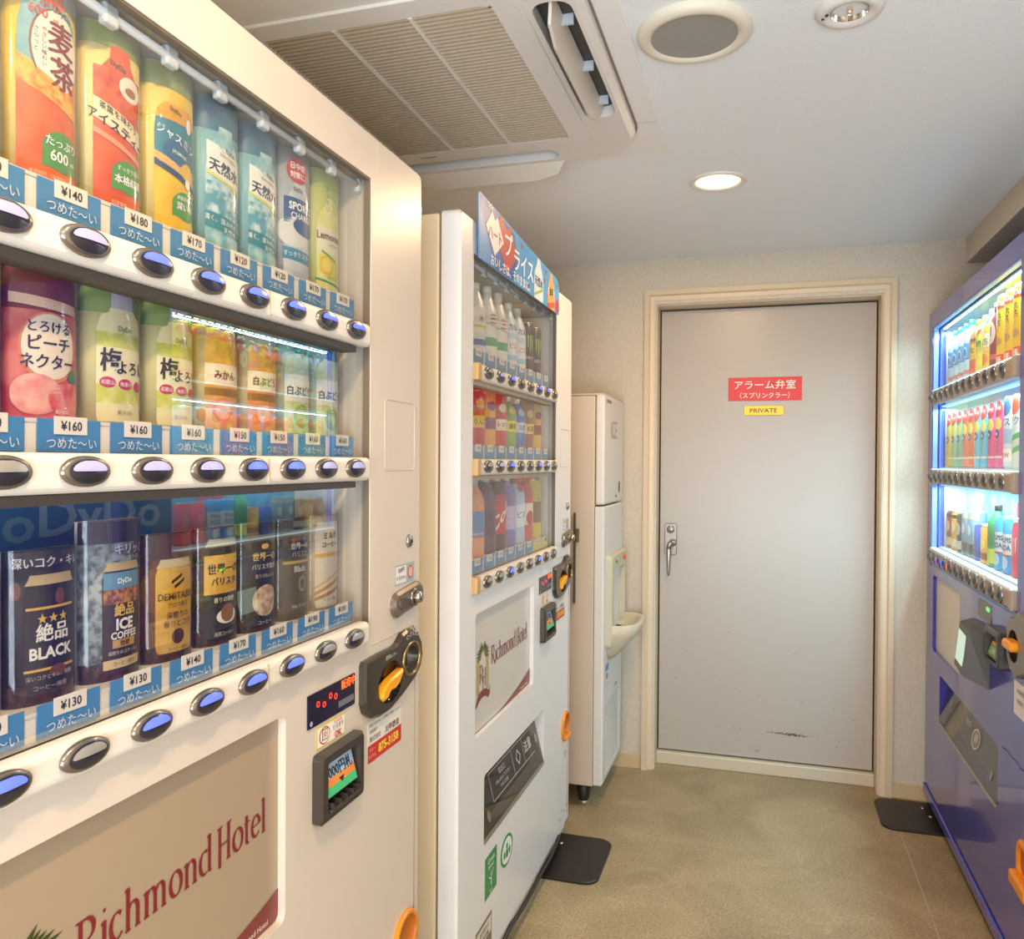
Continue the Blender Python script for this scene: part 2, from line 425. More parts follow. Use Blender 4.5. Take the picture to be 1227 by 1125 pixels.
def door_mat():
    m = bpy.data.materials.new('door_paint'); m.use_nodes = True; nt = m.node_tree; b = nt.nodes['Principled BSDF']
    b.inputs['Roughness'].default_value = .33
    tc = nt.nodes.new('ShaderNodeTexCoord'); sp = nt.nodes.new('ShaderNodeSeparateXYZ'); nt.links.new(tc.outputs['Object'], sp.inputs[0])
    def math_(op, a, b_=None, c=None):
        n = nt.nodes.new('ShaderNodeMath'); n.operation = op
        for i, x in enumerate((a, b_, c)):
            if x is None: continue
            if isinstance(x, (int, float)): n.inputs[i].default_value = x
            else: nt.links.new(x, n.inputs[i])
        return n.outputs[0]
    def noise(sc, vec=(1, 1, 1), det=3):
        mp = nt.nodes.new('ShaderNodeMapping'); mp.inputs['Scale'].default_value = vec; nt.links.new(tc.outputs['Object'], mp.inputs[0])
        n = nt.nodes.new('ShaderNodeTexNoise'); n.inputs['Scale'].default_value = sc; n.inputs['Detail'].default_value = det
        nt.links.new(mp.outputs[0], n.inputs['Vector']); return n.outputs[0]
    def band(v, c, hw): return math_('MAXIMUM', math_('SUBTRACT', 1.0, math_('DIVIDE', math_('ABSOLUTE', math_('SUBTRACT', v, c)), hw)), 0.0)
    X, Z = sp.outputs[0], sp.outputs[2]
    zc = math_('ADD', .175, math_('MULTIPLY', X, -.02))
    # the scuff line about 12 cm above the bottom edge
    s1 = math_('MULTIPLY', band(math_('SUBTRACT', Z, zc), 0, .014), band(X, .12, .17))
    k1 = math_('GREATER_THAN', math_('ADD', noise(130, (1, 1, 1.3)), math_('MULTIPLY', s1, .52)), .84)
    s2 = math_('MULTIPLY', band(math_('SUBTRACT', Z, zc), 0, .006), band(X, .06, .4))
    k2 = math_('GREATER_THAN', math_('ADD', noise(60, (1, 1, 1)), math_('MULTIPLY', s2, .42)), .85)
    low = math_('MAXIMUM', math_('SUBTRACT', 1.0, math_('DIVIDE', Z, 1.1)), 0.0)
    k3 = math_('GREATER_THAN', math_('ADD', noise(26, (1, 1, 2.5), 5), math_('MULTIPLY', low, .07)), .77)
    mask = math_('MINIMUM', math_('ADD', math_('ADD', k1, math_('MULTIPLY', k2, .7)), math_('MULTIPLY', k3, .35)), 1.0)
    mx = nt.nodes.new('ShaderNodeMix'); mx.data_type = 'RGBA'; mx.inputs[6].default_value = lin('#b5aba1'); mx.inputs[7].default_value = lin('#4b4139')
    nt.links.new(mask, mx.inputs[0]); nt.links.new(mx.outputs[2], b.inputs['Base Color'])
    return m
dr = MB().box(-.429, .429, 3.600, 3.64, .058, 1.953, door_mat(), .0015).build('door_1', kind='structure')
lock = MB()
lock.plate(rrect(-.408, -.357, .903, 1.038, .007), [], 3.592, 3.6, M('#8d8177', .35, .8), .002)
lock.build('handle_plate', dr)
MB().lathe([(0, 3.583), (.014, 3.583), (.016, 3.585), (.017, 3.592)], M('#a79c90', .3, .9), 20, (-.383, 0, 1.012), axis='y').box(-.3845, -.3815, 3.5822, 3.584, 1.004, 1.02, '#2c2723').build('key_cylinder', dr)
lv = MB(); lv.lathe([(0, 3.56), (.013, 3.562), (.015, 3.57), (.012, 3.592)], M('#a79c90', .3, .9), 20, (-.372, 0, .955), axis='y')
lv.tube([(-.372, 3.567, .957), (-.384, 3.56, .95), (-.386, 3.558, .93)], .0105, M('#a79c90', .3, .9), 10)
lv.lathe([(.004, .815), (.006, .83), (.0075, .87), (.0105, .935), (.006, .95)], M('#a79c90', .3, .9), 12, (-.387, 3.558, 0), ey=.7)
lv.build('lever_handle', dr)
# signs on the door
sg = thing('sign', 'red sign with white Japanese lettering fixed high on the white door', 'sign', (0, 3.6, 1.61))
MB().box(-.147, .147, -.003, 0, -.048, .05, M('#d8201d', .35), .001).build('sign_board', sg)
draw(sg, flat_map(0, -.003, 0), [('lettering', 'txt', '#f6efe6', 1, 'アラーム弁室', 0, .018, .040, .012, 0, 0, 1.05), ('lettering', 'txt', '#f6efe6', 1, '（スプリンクラー）', 0, -.026, .026, .008)])
sg = thing('sign', 'small brass nameplate reading PRIVATE under the red sign', 'sign', (0, 3.6, 1.52))
MB().box(-.082, .076, -.003, 0, -.0195, .0205, M('#c79a35', .32, .7), .001).build('sign_board', sg)
draw(sg, flat_map(-.004, -.003, .001), [('lettering', 'txt', '#4a3a10', 1, 'PRIVATE', 0, 0, .026, .02, 0, 0, 1.15)])

# ------------------------------------------------------------------ ceiling fittings
WHITE = M('#dedad4', .4)
def ring(prof, m, c, n=40): return MB().lathe(prof, m, n, c, smooth=True, caps=False)
dl = thing('downlight', 'round recessed ceiling downlight glowing warm yellow above the floor before the door', 'light', (-.142, 2.575, ZC))
ring([(.087, 0), (.087, -.004), (.082, -.007), (.068, -.004), (.066, 0.0)], WHITE, (0, 0, 0)).build('trim_ring', dl)
MB().lathe([(0, -.0015), (.066, -.0015)], M('#ffcf85', .5, 0, 5), 36, caps=False).build('lamp_lens', dl)
def lamp(loc, power, color=WARM, size=.085):
    l = bpy.data.lights.new('downlight_bulb', 'AREA'); l.shape = 'DISK'; l.size = size; l.energy = power; l.color = color
    o = bpy.data.objects.new('downlight_bulb', l); COL.objects.link(o); o.location = loc; return o
lamp((-.142, 2.575, ZC-.009), DOWN_POWER)
for yy in (.55, -.35):
    lamp((-.142, yy, ZC-.009), DOWN_POWER*1.1)
sp = thing('ceiling_speaker', 'round cream ceiling speaker with flat grey mesh face', 'speaker', (-.140, 1.668, ZC))
ring([(.112, 0), (.112, -.008), (.107, -.014), (.098, -.017), (.088, -.016), (.084, -.012)], M('#e0d8c6', .45), (0, 0, 0), 48).build('speaker_ring', sp)
MB().lathe([(0, -.0125), (.085, -.0125)], M('#a3a09a', .7, .2, bump=(900, .6)), 40, caps=False).build('speaker_mesh', sp)
st = thing('emergency_light', 'small round recessed ceiling lamp with chrome reflector, unlit', 'light', (.146, 1.665, ZC))
ring([(.061, 0), (.061, -.005), (.055, -.012), (.046, -.014), (.036, -.010), (.034, -.008)], WHITE, (0, 0, 0), 40).build('trim_ring', st)
MB().lathe([(.034, -.009), (.03, .006), (.02, .02), (.008, .028), (0, .029)], M('#cdc5bb', .12, 1), 32, caps=False).build('reflector', st)
MB().lathe([(0, -.013), (.004, -.012), (.0055, -.006), (.004, .01)], M('#e9c9a4', .15, .6), 12).build('bulb', st)
MB().lathe([(0, -.0155), (.003, -.0155), (.0035, -.013)], M('#2a2826', .4), 10, (-.041, -.01, 0)).lathe([(0, -.0155), (.0025, -.0155), (.003, -.013)], M('#2a2826', .4), 10, (-.047, .002, 0)).build('test_button', st)
CEIL2 = M('#e3e1de', .5)

# air conditioner cassette (flat outlines are (x, y) here, drawn upside down under the ceiling)
ac = thing('air_conditioner', 'white ceiling cassette air conditioner with slatted grille and open louvres', 'air conditioner', (0, 0, ZC))
def hplate(mb, outer, holes, z0, z1, m, cham=0):
    t = MB().plate(outer, holes, z0, z1, m, cham)          # (x, z)->(x, y), y->z
    mb.add([(v[0], v[2], v[1]) for v in t.v], t.f, m); return mb
ACX, ACY = -.787, 1.71
ad = MB(); hplate(ad, rrect(-1.34, -.261, ACY-.58, ACY+.575, .004), [], -.006, 0, M('#ecebe9', .45), .002); ad.build('adapter_panel', ac)
MB().box(-.38, -.262, 2.060, 2.0615, -.0075, -.005, '#b9b4ac').build('panel_seam', ac)
pb = MB()
hr = rrect(-.412, -.338, ACY-.285, ACY+.225, .03); hf = rrect(-1.06, -.53, ACY+.39, ACY+.455, .03)
hplate(pb, rrect(-1.258, -.317, ACY-.485, ACY+.485, .13, 10), [hr[::-1], hf[::-1], rrect(-1.11, -.464, 1.386, 2.032, .02)[::-1]], -.036, -.006, WHITE, .012)
pb.build('panel_body', ac)
sg_ = MB(); hplate(sg_, rrect(-1.263, -.312, ACY-.49, ACY+.49, .133, 10), [], -.0085, -.006, M('#8a7c6c', .6)); sg_.build('panel_shadow_line', ac)  # dark plate that draws the shadow line around the panel body
for nm, hx in (('r', (-.412, -.338, ACY-.285, ACY+.225)), ('f', (-1.06, -.53, ACY+.39, ACY+.455))):
    MB().box(hx[0], hx[1], hx[2], hx[3], -.0105, -.0090, '#3a3835').build('outlet', ac)
inn = MB()
gi = rrect(-1.10, -.474, 1.396, 2.022, .02)
hplate(inn, rrect(-1.150, -.424, 1.343, 2.078, .035, 6), [gi[::-1]], -.041, -.034, WHITE, .002)
inn.build('grille_frame', ac)
MB().box(-.89, -.845, 2.045, 2.050, -.0425, -.041, '#8f8a84').build('maker_plate', ac)
MB().box(-1.10, -.474, 1.396, 2.022, -.0105, -.0095, '#3a3128').build('filter', ac)
gs = MB()
for k in range(46):
    y = 1.396+.0068+k*.0136
    gs.box(-1.10, -.474, y-.0024, y+.0024, -.041, -.034, M('#bfae97', .5))  # same white plastic as the panel, its shade mixed into the colour
gs.build('grille_slats', ac, kind='stuff')
for x in (-.945, -.787, -.63): MB().box(x-.004, x+.004, 1.396, 2.022, -.0425, -.036, WHITE).build('grille_rib', ac)
def flap(name, L, W, loc, rot):
    pts = [(-L/2, 0), (-L/2+.03, -W*.75), (-L/2+.09, -W), (L/2-.09, -W), (L/2-.03, -W*.75), (L/2, 0)]
    mb = MB().plate(pts, [], -.003, .003, M('#d8cfc3', .4), .001); return mb.build(name, ac, loc, rot)
flap('louvre', .50, .062, (-.372, 1.68, -.012), (rad(12), 0, rad(90)))
flap('louvre', .46, .06, (-.75, ACY+.470, -.030), (rad(52), 0, 0))
for y in (1.52, 1.71, 1.88): MB().box(-.40, -.35, y-.003, y+.003, -.03, -.008, '#b9bfc6').build('guide_vane', ac)

# ------------------------------------------------------------------ ice dispenser
ic = thing('ice_dispenser', 'tall narrow white and beige ice dispenser standing between the far white machine and the door', 'ice machine', (-.567, 3.02, 0), rad(90))
IW = .42; SIDE = M('#c9b8a4', .5); ICW = M('#d9d4ce', .38)
MB().box(0, IW, .036, .56, .085, 1.548, SIDE, .004).build('cabinet', ic)
MB().box(0, IW, .0, .034, 1.140, 1.556, ICW, .008, 3).build('upper_door', ic)
MB().box(-.001, IW+.001, .0, .56, 1.549, 1.556, SIDE, .002).build('top_cover', ic)
lowd = MB(); lowd.plate(rrect(0, IW, .09, 1.134, .004), [rrect(.05, .37, .115, .38, .004)[::-1]], 0, .034, ICW, .006); lowd.build('lower_front', ic)
lou = MB()
for k in range(24): lou.box(.05, .37, .004, .02, .119+k*.0108, .1238+k*.0108, M('#e0dcd4', .45), 0, 2, Matrix.Rotation(rad(0), 3, 'X'))
lou.build('vent_louvres', ic, kind='stuff')
MB().box(.05, .37, .022, .026, .115, .38, '#4f493f').build('vent_backing', ic)
for x in (.05, IW-.05):
    for y in (.08, .5):
        MB().lathe([(.018, 0), (.018, .014)], M('#b5aa9a', .35, .6), 16, (x, y, 0)).lathe([(.018, .014), (.021, .03), (.03, .09)], M('#221f1d', .5), 18, (x, y, 0)).build('foot', ic)
CRM = M('#c5bca4', .45)
bz = MB()
bz.plate(rrect(.055, .40, .59, .945, .02), [rrect(.10, .35, .64, .885, .015)[::-1]], -.022, .0, CRM, .006)
bz.box(.10, .35, .03, .034, .64, .885, CRM).box(.10, .104, -.01, .034, .64, .885, CRM).box(.346, .35, -.01, .034, .64, .885, CRM)
bz.box(.10, .35, -.01, .034, .881, .885, '#6e675a')
bz.build('dispenser_bezel', ic)
bw = MB()   # the open drip bowl: outer shell and inner tray
def bowl_ring(s, d, z): 
    return [(.225+(-.16*s), 0, z), (.225-.155*s, -d*.55, z), (.225-.11*s, -d*.92, z), (.225-.04*s, -d, z), (.225+.04*s, -d, z), (.225+.11*s, -d*.92, z), (.225+.155*s, -d*.55, z), (.225+.16*s, 0, z)]
rings = [bowl_ring(.75, .022, .545), bowl_ring(.9, .05, .57), bowl_ring(1, .105, .635), bowl_ring(1.0, .118, .675), bowl_ring(.96, .112, .680), bowl_ring(.90, .098, .675), bowl_ring(.84, .08, .648), bowl_ring(.5, .03, .64)]
vs = [p for r in rings for p in r]; n8 = 8
bw.add(vs, [[j*n8+i, j*n8+i+1, (j+1)*n8+i+1, (j+1)*n8+i] for j in range(len(rings)-1) for i in range(7)], CRM, True)
bw.add([(p[0], p[1], p[2]) for p in rings[-1]], [list(range(8))], CRM).add([(p[0], p[1], p[2]) for p in rings[0]], [list(range(8))], CRM)
bw.build('drip_bowl', ic)
MB().lathe([(0, -.03), (.009, -.03), (.010, -.022)], M('#e0562a', .4), 16, (.33, 0, .915), axis='y').build('ice_button', ic, label='orange push button')
MB().lathe([(0, -.026), (.005, -.026), (.006, -.022)], M('#77705f', .4), 12, (.15, 0, .915), axis='y').build('indicator', ic)
MB().plate(ell(.325, 1.20, .012, .022), [], -.003, 0, M('#4b5055', .3, .5), .001).build('door_lock', ic)
MB().lathe([(0, -.003), (.005, -.003), (.006, 0)], M('#4b4a48', .4), 12, (.25, 0, 1.165), axis='y').build('screw', ic)
draw(ic, flat_map(0, -.0003, 0), [('lettering', 'txt', '#8d857d', 1, 'ICE', .20, 1.43, .100, -.008, 0, 0, .95),
    ('badge', 'rect', '#6e6862', 1, .04, .14, 1.525, 1.537), ('sticker', 'rect', '#cfd4dd', 1, .045, .12, .46, .535), ('sticker', 'rect', '#c8c2bb', 1, .045, .12, .445, .458),
    ('sticker', 'rect', '#4f79a8', 2, .05, .115, .505, .53), ('sticker', 'ell', '#8c5b4e', 2, .082, .485, .02, .012),
    ('caution_sticker', 'rect', '#8f8b86', 2, .26, .31, .40, .412)])
# a dark metal latch strip on its side
MB().box(-.010, 0.0, .106, .113, .77, 1.11, '#4b4238').box(-.012, 0, .092, .105, 1.00, 1.05, M('#7a6a3a', .4, .6), .002).build('side_latch', ic, (0, .0, 0), (0, 0, -pi/2+pi/2), label='dark metal latch strip')
# ------------------------------------------------------------------ drinks on show
def pr(h, r, shape):
    k = {'card': [(0, 1), (1, 1)],
         'can': [(0, .86), (.03, .96), (.06, 1), (.93, 1), (.965, .93), (1, .88)],
         'slim': [(0, .80), (.03, .93), (.05, .95), (.93, .95), (.965, .86), (1, .80)],
         'pet': [(0, .85), (.02, .97), (.05, 1), (.30, 1), (.32, .96), (.36, .96), (.38, 1), (.66, 1), (.74, .92), (.82, .68), (.88, .40), (.90, .36), (.905, .36)],
         'point': [(0, .85), (.02, .97), (.05, 1), (.60, 1), (.66, .95), (.88, .44), (.90, .42), (.905, .42)],
         'canbottle': [(0, .86), (.03, .98), (.05, 1), (.70, 1), (.78, .86), (.83, .62), (.85, .58), (.855, .58)]}[shape]
    return [(v*h, w_*r) for v, w_ in k]
HAS_CAP = {'pet': (.905, .385), 'point': (.905, .44), 'canbottle': (.855, .60)}
def real_drink(loc, rz, shape, h, r, body, desc, group, ops=(), cap='#e8e6e2', e=.72, name=None, metal_top=None, du=-.016):
    nm = name or {'pet': 'drink_bottle', 'point': 'drink_bottle', 'can': 'drink_can', 'slim': 'drink_can', 'canbottle': 'drink_bottle_can'}[shape]
    t = thing(nm, desc, 'drink', loc, rz, group)
    prof = pr(h, r, shape)
    b = MB(); b.lathe([(q, v) for v, q in prof], M(body, .3), 20, ey=e); b.build('container', t)
    if shape in HAS_CAP:
        z, w_ = HAS_CAP[shape]
        MB().lathe([(w_*r, z*h), (w_*r, h*.99), (w_*r*.9, h)], M(cap, .35), 16, ey=e).build('cap', t)
    elif shape in ('can', 'slim'):
        MB().lathe([(r*.80, h*.985), (r*.82, h+.001), (r*.86, h+.001), (r*.86, h*.985)], M(metal_top or '#c9c4ba', .25, .9), 20, ey=e, caps=False).build('rim', t)
    full = [o for o in ops if o[0] == 'label' and o[1] == 'rect']; rest = [o for o in ops if not (o[0] == 'label' and o[1] == 'rect')]
    full = [(o[0], o[1], o[2], o[3], -.0555, .0555)+tuple(o[6:]) if len(o) < 9 else o for o in full]
    draw(t, round_map(prof, e), full); draw(t, round_map(prof, e, None, du), rest)
    return t
def card_drink(loc, rz, h, bg, top, desc, group, name, ops, r=.0410, e=.56, sleeve=True):
    """a printed half-round picture card inside a clear half tube"""
    t = thing(name, desc, 'drink', loc, rz, group)
    b = MB(); b.lathe([(r, 0), (r, h)], M(bg, .45), 20, ey=e, a0=pi, a1=2*pi); b.box(-r, r, -.0005, .003, 0, h, '#d8d4cc')
    b.build('picture_card', t)
    o2 = [('backdrop_print', 'rect', top[0], 0, -.062, .062, top[1]*h, h-.0005)] if top else []
    draw(t, round_map([(0, r), (h, r)], e, r), o2); draw(t, round_map([(0, r), (h, r)], e, r, -.009), list(ops), umax=.055)
    if sleeve:
        s = MB(); R = r+.0028; vs = []
        for i in range(17):
            a = pi+pi*i/16; vs += [(R*math.cos(a), R*math.sin(a)*(e+.02), 0), (R*math.cos(a), R*math.sin(a)*(e+.02), h+.002)]
        s.add(vs, [[2*i, 2*i+2, 2*i+3, 2*i+1] for i in range(16)], SLEEVE, True); s.build('clear_sleeve', t)
    return t
P, L = 'bottle_print', 'lettering'
def bottle_sil(h, w_, base=.004): return [(base, w_*.92), (base+.006, w_), (h*.66, w_), (h*.76, w_*.93), (h*.85, w_*.72), (h*.92, w_*.42), (h, w_*.36)]
def tea(h, liquid, liq2, w_=.033): return [(P, 'sil', (liquid, liq2, 30), 1, bottle_sil(h, w_), .004)]
def can_sil(z0, z1, w_): return [(z0, w_*.84), (z0+.004, w_*.95), (z0+.01, w_), (z1-.014, w_), (z1-.006, w_*.9), (z1, w_*.84)]

# -- near white machine, top row (0 is nearest the camera)
G1 = ''
def row1():
    H = .196; out = []
    out.append(('drink_display', '#efc91a', ('#8f9a5a', .86), 'yellow tea display with a white label, nearest one, near white machine top row',
        tea(.19, '#f2b31f', '#e8981a')+[(P, 'rect', '#f3ecda', 2, -.03, .034, .09, .16), (P, 'ell', '#4f9a3e', 3, .016, .035, .022, .018), (L, 'txt', '#3c3a36', 4, '茶', 0, .125, .04, .01), (L, 'txt', '#ffffff', 4, '600', .016, .032, .012, .01)]))
    out.append(('drink_display', '#efcd36', ('#a9afb4', .93), 'orange barley tea display with round white label and green patch, near white machine top row',
        tea(.194, '#dd5a18', '#e8742a', .037)+[
        (P, 'rect', '#e0862a', 2, -.033, .041, .10, .122, -.25), (P, 'rect', ('#f4c04a', '#e98a22', 90), 3, -.033, .041, .083, .108, -.3),
        (P, 'sil', ('#88b9bd', '#79adb4', 60), 2, [(.112, .037), (.15, .035), (.166, .031), (.176, .024)], .004),
        (P, 'ell', '#8a5a3a', 3, .010, .133, .0295, .0395), (P, 'ell', '#f5ecd8', 4, .0115, .133, .0285, .0385),
        (P, 'ell', '#4f9a3e', 3, .018, .036, .024, .020), (P, 'rect', '#4f9a3e', 3, -.006, .042, .018, .030),
        (P, 'rect', ('#f7c85a', '#e88d2a', 120), 5, -.012, .02, .088, .104, -.35),
        (L, 'txt', '#8d2a26', 6, '麦', .016, .146, .034, .022), (L, 'txt', '#8d2a26', 6, '茶', .018, .112, .034, .022),
        (L, 'txt', '#d64a2c', 6, 'たっぷり', -.010, .176, .0115, .014, 0, -.1), (L, 'txt', '#d64a2c', 6, '600', -.010, .165, .013, .02, 0, -.1), (L, 'txt', '#d64a2c', 6, 'ml', .008, .162, .006, .01),
        (L, 'txt', '#5c5048', 6, 'さらっと', -.012, .137, .006, .0, 1), (L, 'txt', '#5c5048', 6, 'やさしい味わい', -.004, .132, .0055, 0, 1),
        (L, 'txt', '#5b5148', 6, 'DyDo', .018, .172, .008, .02, 0, -.2),
        (L, 'txt', '#ffffff', 6, 'たっぷり', .017, .044, .0105, .015), (L, 'txt', '#ffffff', 6, '600', .013, .031, .015, .02), (L, 'txt', '#ffffff', 6, 'ml', .031, .029, .007, .01),
        (L, 'txt', '#f7d9c0', 6, '麦茶飲料（清涼飲料水）', .004, .009, .0045, 0)]))
    out.append(('drink_display', '#efdc8a', ('#8e9a4a', .88), 'deep orange iced tea display with a cream lettering band, near white machine top row',
        tea(.176, '#d8471a', '#e2642c', .034)+[
        (P, 'rect', ('#c43a14', '#e66a30', 60), 2, -.030, .038, .098, .150, 0),
        (P, 'ell', '#efe6d4', 3, .018, .137, .017, .013), (P, 'ell', '#a56a4a', 4, .018, .134, .009, .005), (P, 'rect', '#f0e2b4', 4, -.030, .038, .084, .106, -.32), (P, 'rect', '#e59a7a', 4, -.030, .038, .068, .074, -.32),
        (P, 'ell', '#4f9a3e', 3, .016, .040, .024, .018), (P, 'rect', '#4f9a3e', 3, -.008, .038, .024, .034),
        (L, 'txt', '#2e2822', 6, '茶葉を味わう', .002, .102, .0085, .012, 0, -.3), (L, 'txt', '#2e2822', 6, 'アイスティー', .003, .088, .0135, .02, 0, -.3),
        (L, 'txt', '#ffffff', 6, 'すっきり香る', .016, .048, .006, .01), (L, 'txt', '#ffffff', 6, '本格紅茶', .016, .036, .0105, .018),
        (L, 'txt', '#5b5148', 6, 'DyDo', .0, .156, .008, .02, 0, -.2), (L, 'txt', '#fbe2c8', 6, '紅茶飲料', .002, .009, .005, 0)]))
    out.append(('drink_display', '#f0d76a', ('#8b9552', .86), 'golden jasmine tea display with a teal label, near white machine top row',
        tea(.166, '#e9b514', '#f0c52c', .034)+[
        (P, 'sil', '#e2a531', 2, [(.13, .033), (.142, .030), (.152, .02)], .004), (P, 'sil', '#2f7f95', 3, [(.082, .034), (.118, .034), (.132, .032)], .004), (P, 'ell', '#24628a', 4, .006, .096, .024, .016),
        (P, 'rect', '#e2b46a', 4, -.030, .038, .074, .083, -.3), (P, 'rect', '#23476f', 4, -.030, .038, .066, .073, -.3), (P, 'ell', '#e9b93c', 5, .019, .078, .011, .010), (P, 'ell', '#f6f1e4', 6, .020, .064, .005, .006), (P, 'ell', '#f6f1e4', 6, .022, .134, .005, .009),
        (P, 'ell', '#4f9a3e', 3, .018, .036, .023, .017), (P, 'rect', '#4f9a3e', 3, -.005, .040, .022, .032),
        (L, 'txt', '#ffffff', 6, 'ジャスミン', .004, .113, .0125, .01, 0, -.25), (L, 'txt', '#d8e6e6', 6, 'JASMINE', .006, .096, .006, .01, 0, -.2),
        (L, 'txt', '#ffffff', 6, '高級茶葉使用', .018, .045, .0055, .01), (L, 'txt', '#ffffff', 6, '深い味', .016, .035, .010, .016), (L, 'txt', '#5b5148', 6, 'DyDo', .0, .145, .007, .02, 0, -.2)]))
    for who in ('nearer', 'farther'):
        out.append(('drink_display', '#7fb8bf', ('#3f6f88', .78), 'pale blue water bottle display, %s of two, near white machine top row' % who,
            [(P, 'sil', ('#6fb0ba', '#b9dbdc', 42), 1, bottle_sil(.160, .034), .004),
            (P, 'rect', ('#57a0b0', '#cfe6e4', 70), 2, -.030, .038, .040, .088), (P, 'rect', '#f1efe2', 3, -.028, .038, .092, .132, -.22), (P, 'rect', '#d8df6a', 4, -.028, .038, .088, .092, -.3), (P, 'rect', '#2f8a96', 4, -.030, .038, .026, .046, -.12),
            (P, 'poly', '#9fc9cf', 4, [(-.02, .124), (-.006, .136), (0, .129), (.010, .140), (.030, .118)]),
            (L, 'txt', '#2c3554', 6, '天然水', .003, .106, .018, .02, 0, -.15), (L, 'txt', '#6a7a7a', 6, '日本の天然水', .008, .122, .005, 0, 0, -.2), (L, 'txt', '#5b5148', 6, 'DyDo', .012, .130, .007, .02, 0, -.2),
            (L, 'txt', '#f2f6f4', 6, '清く、澄みわたる', .002, .039, .0082, .01, 0, -.1), (L, 'txt', '#f2f6f4', 6, '天然水', .012, .028, .0085, .01, 0, -.1)]))
    out.append(('drink_display', '#aeb6bd', None, 'white and blue sports drink display with red round sticker, near white machine top row',
        [(P, 'sil', ('#cfd3d6', '#b9c1c7', 20), 1, bottle_sil(.150, .035), .002), (P, 'rect', '#24588f', 2, -.033, .037, .086, .124, 0), (P, 'ell', '#e6e4e0', 2, -.012, .073, .036, .022), (P, 'ell', '#24588f', 3, .016, .084, .03, .014), (P, 'rect', '#3d8fae', 2, -.035, .040, .030, .048, -.05),
        (P, 'ell', '#c92f2f', 4, -.004, .165, .0235, .019), (L, 'txt', '#ffffff', 6, '日中症', -.004, .171, .011, .02), (L, 'txt', '#ffffff', 6, '対策に！', -.003, .158, .0105, .02),
        (L, 'txt', '#ffffff', 6, 'SPORTS', .004, .112, .0155, .03), (L, 'txt', '#ffffff', 6, 'CHARGE', .006, .098, .0125, .02), (L, 'txt', '#ffffff', 6, 'すっきりスポーツ', .003, .040, .009, .01), (L, 'txt', '#5b5148', 6, 'DyDo', -.004, .137, .008, .02)]))
    out.append(('drink_display', '#cdd37a', ('#a9b96a', .85), 'pale yellow lemonade display, farthest one, near white machine top row',
        [(P, 'sil', ('#e4de72', '#eee7a8', 40), 1, bottle_sil(.152, .034), .003), (P, 'rect', '#efe9c4', 2, -.031, .037, .064, .105, 0), (P, 'rect', '#3f9a68', 3, -.034, .04, .016, .0195, -.1), (P, 'ell', '#f0c62e', 3, -.008, .045, .017, .016), (P, 'ell', '#f5de6a', 4, -.008, .045, .012, .011), (P, 'rect', '#7ab04a', 4, -.02, .016, .058, .062, -.35),
        (L, 'txt', '#7a2e34', 6, 'Lemonade', .004, .092, .0165, .02), (L, 'txt', '#7a2e34', 6, 'レモネード', .010, .078, .006, .01), (L, 'txt', '#4f9a66', 6, 'ごくごく', .008, .150, .010, .01, 1), (L, 'txt', '#4f9a66', 6, 'スッキリ', -.008, .150, .010, .01, 1), (L, 'txt', '#2f7f4a', 6, 'ビタミンC', .006, .026, .0055, .01)]))
    return H, out
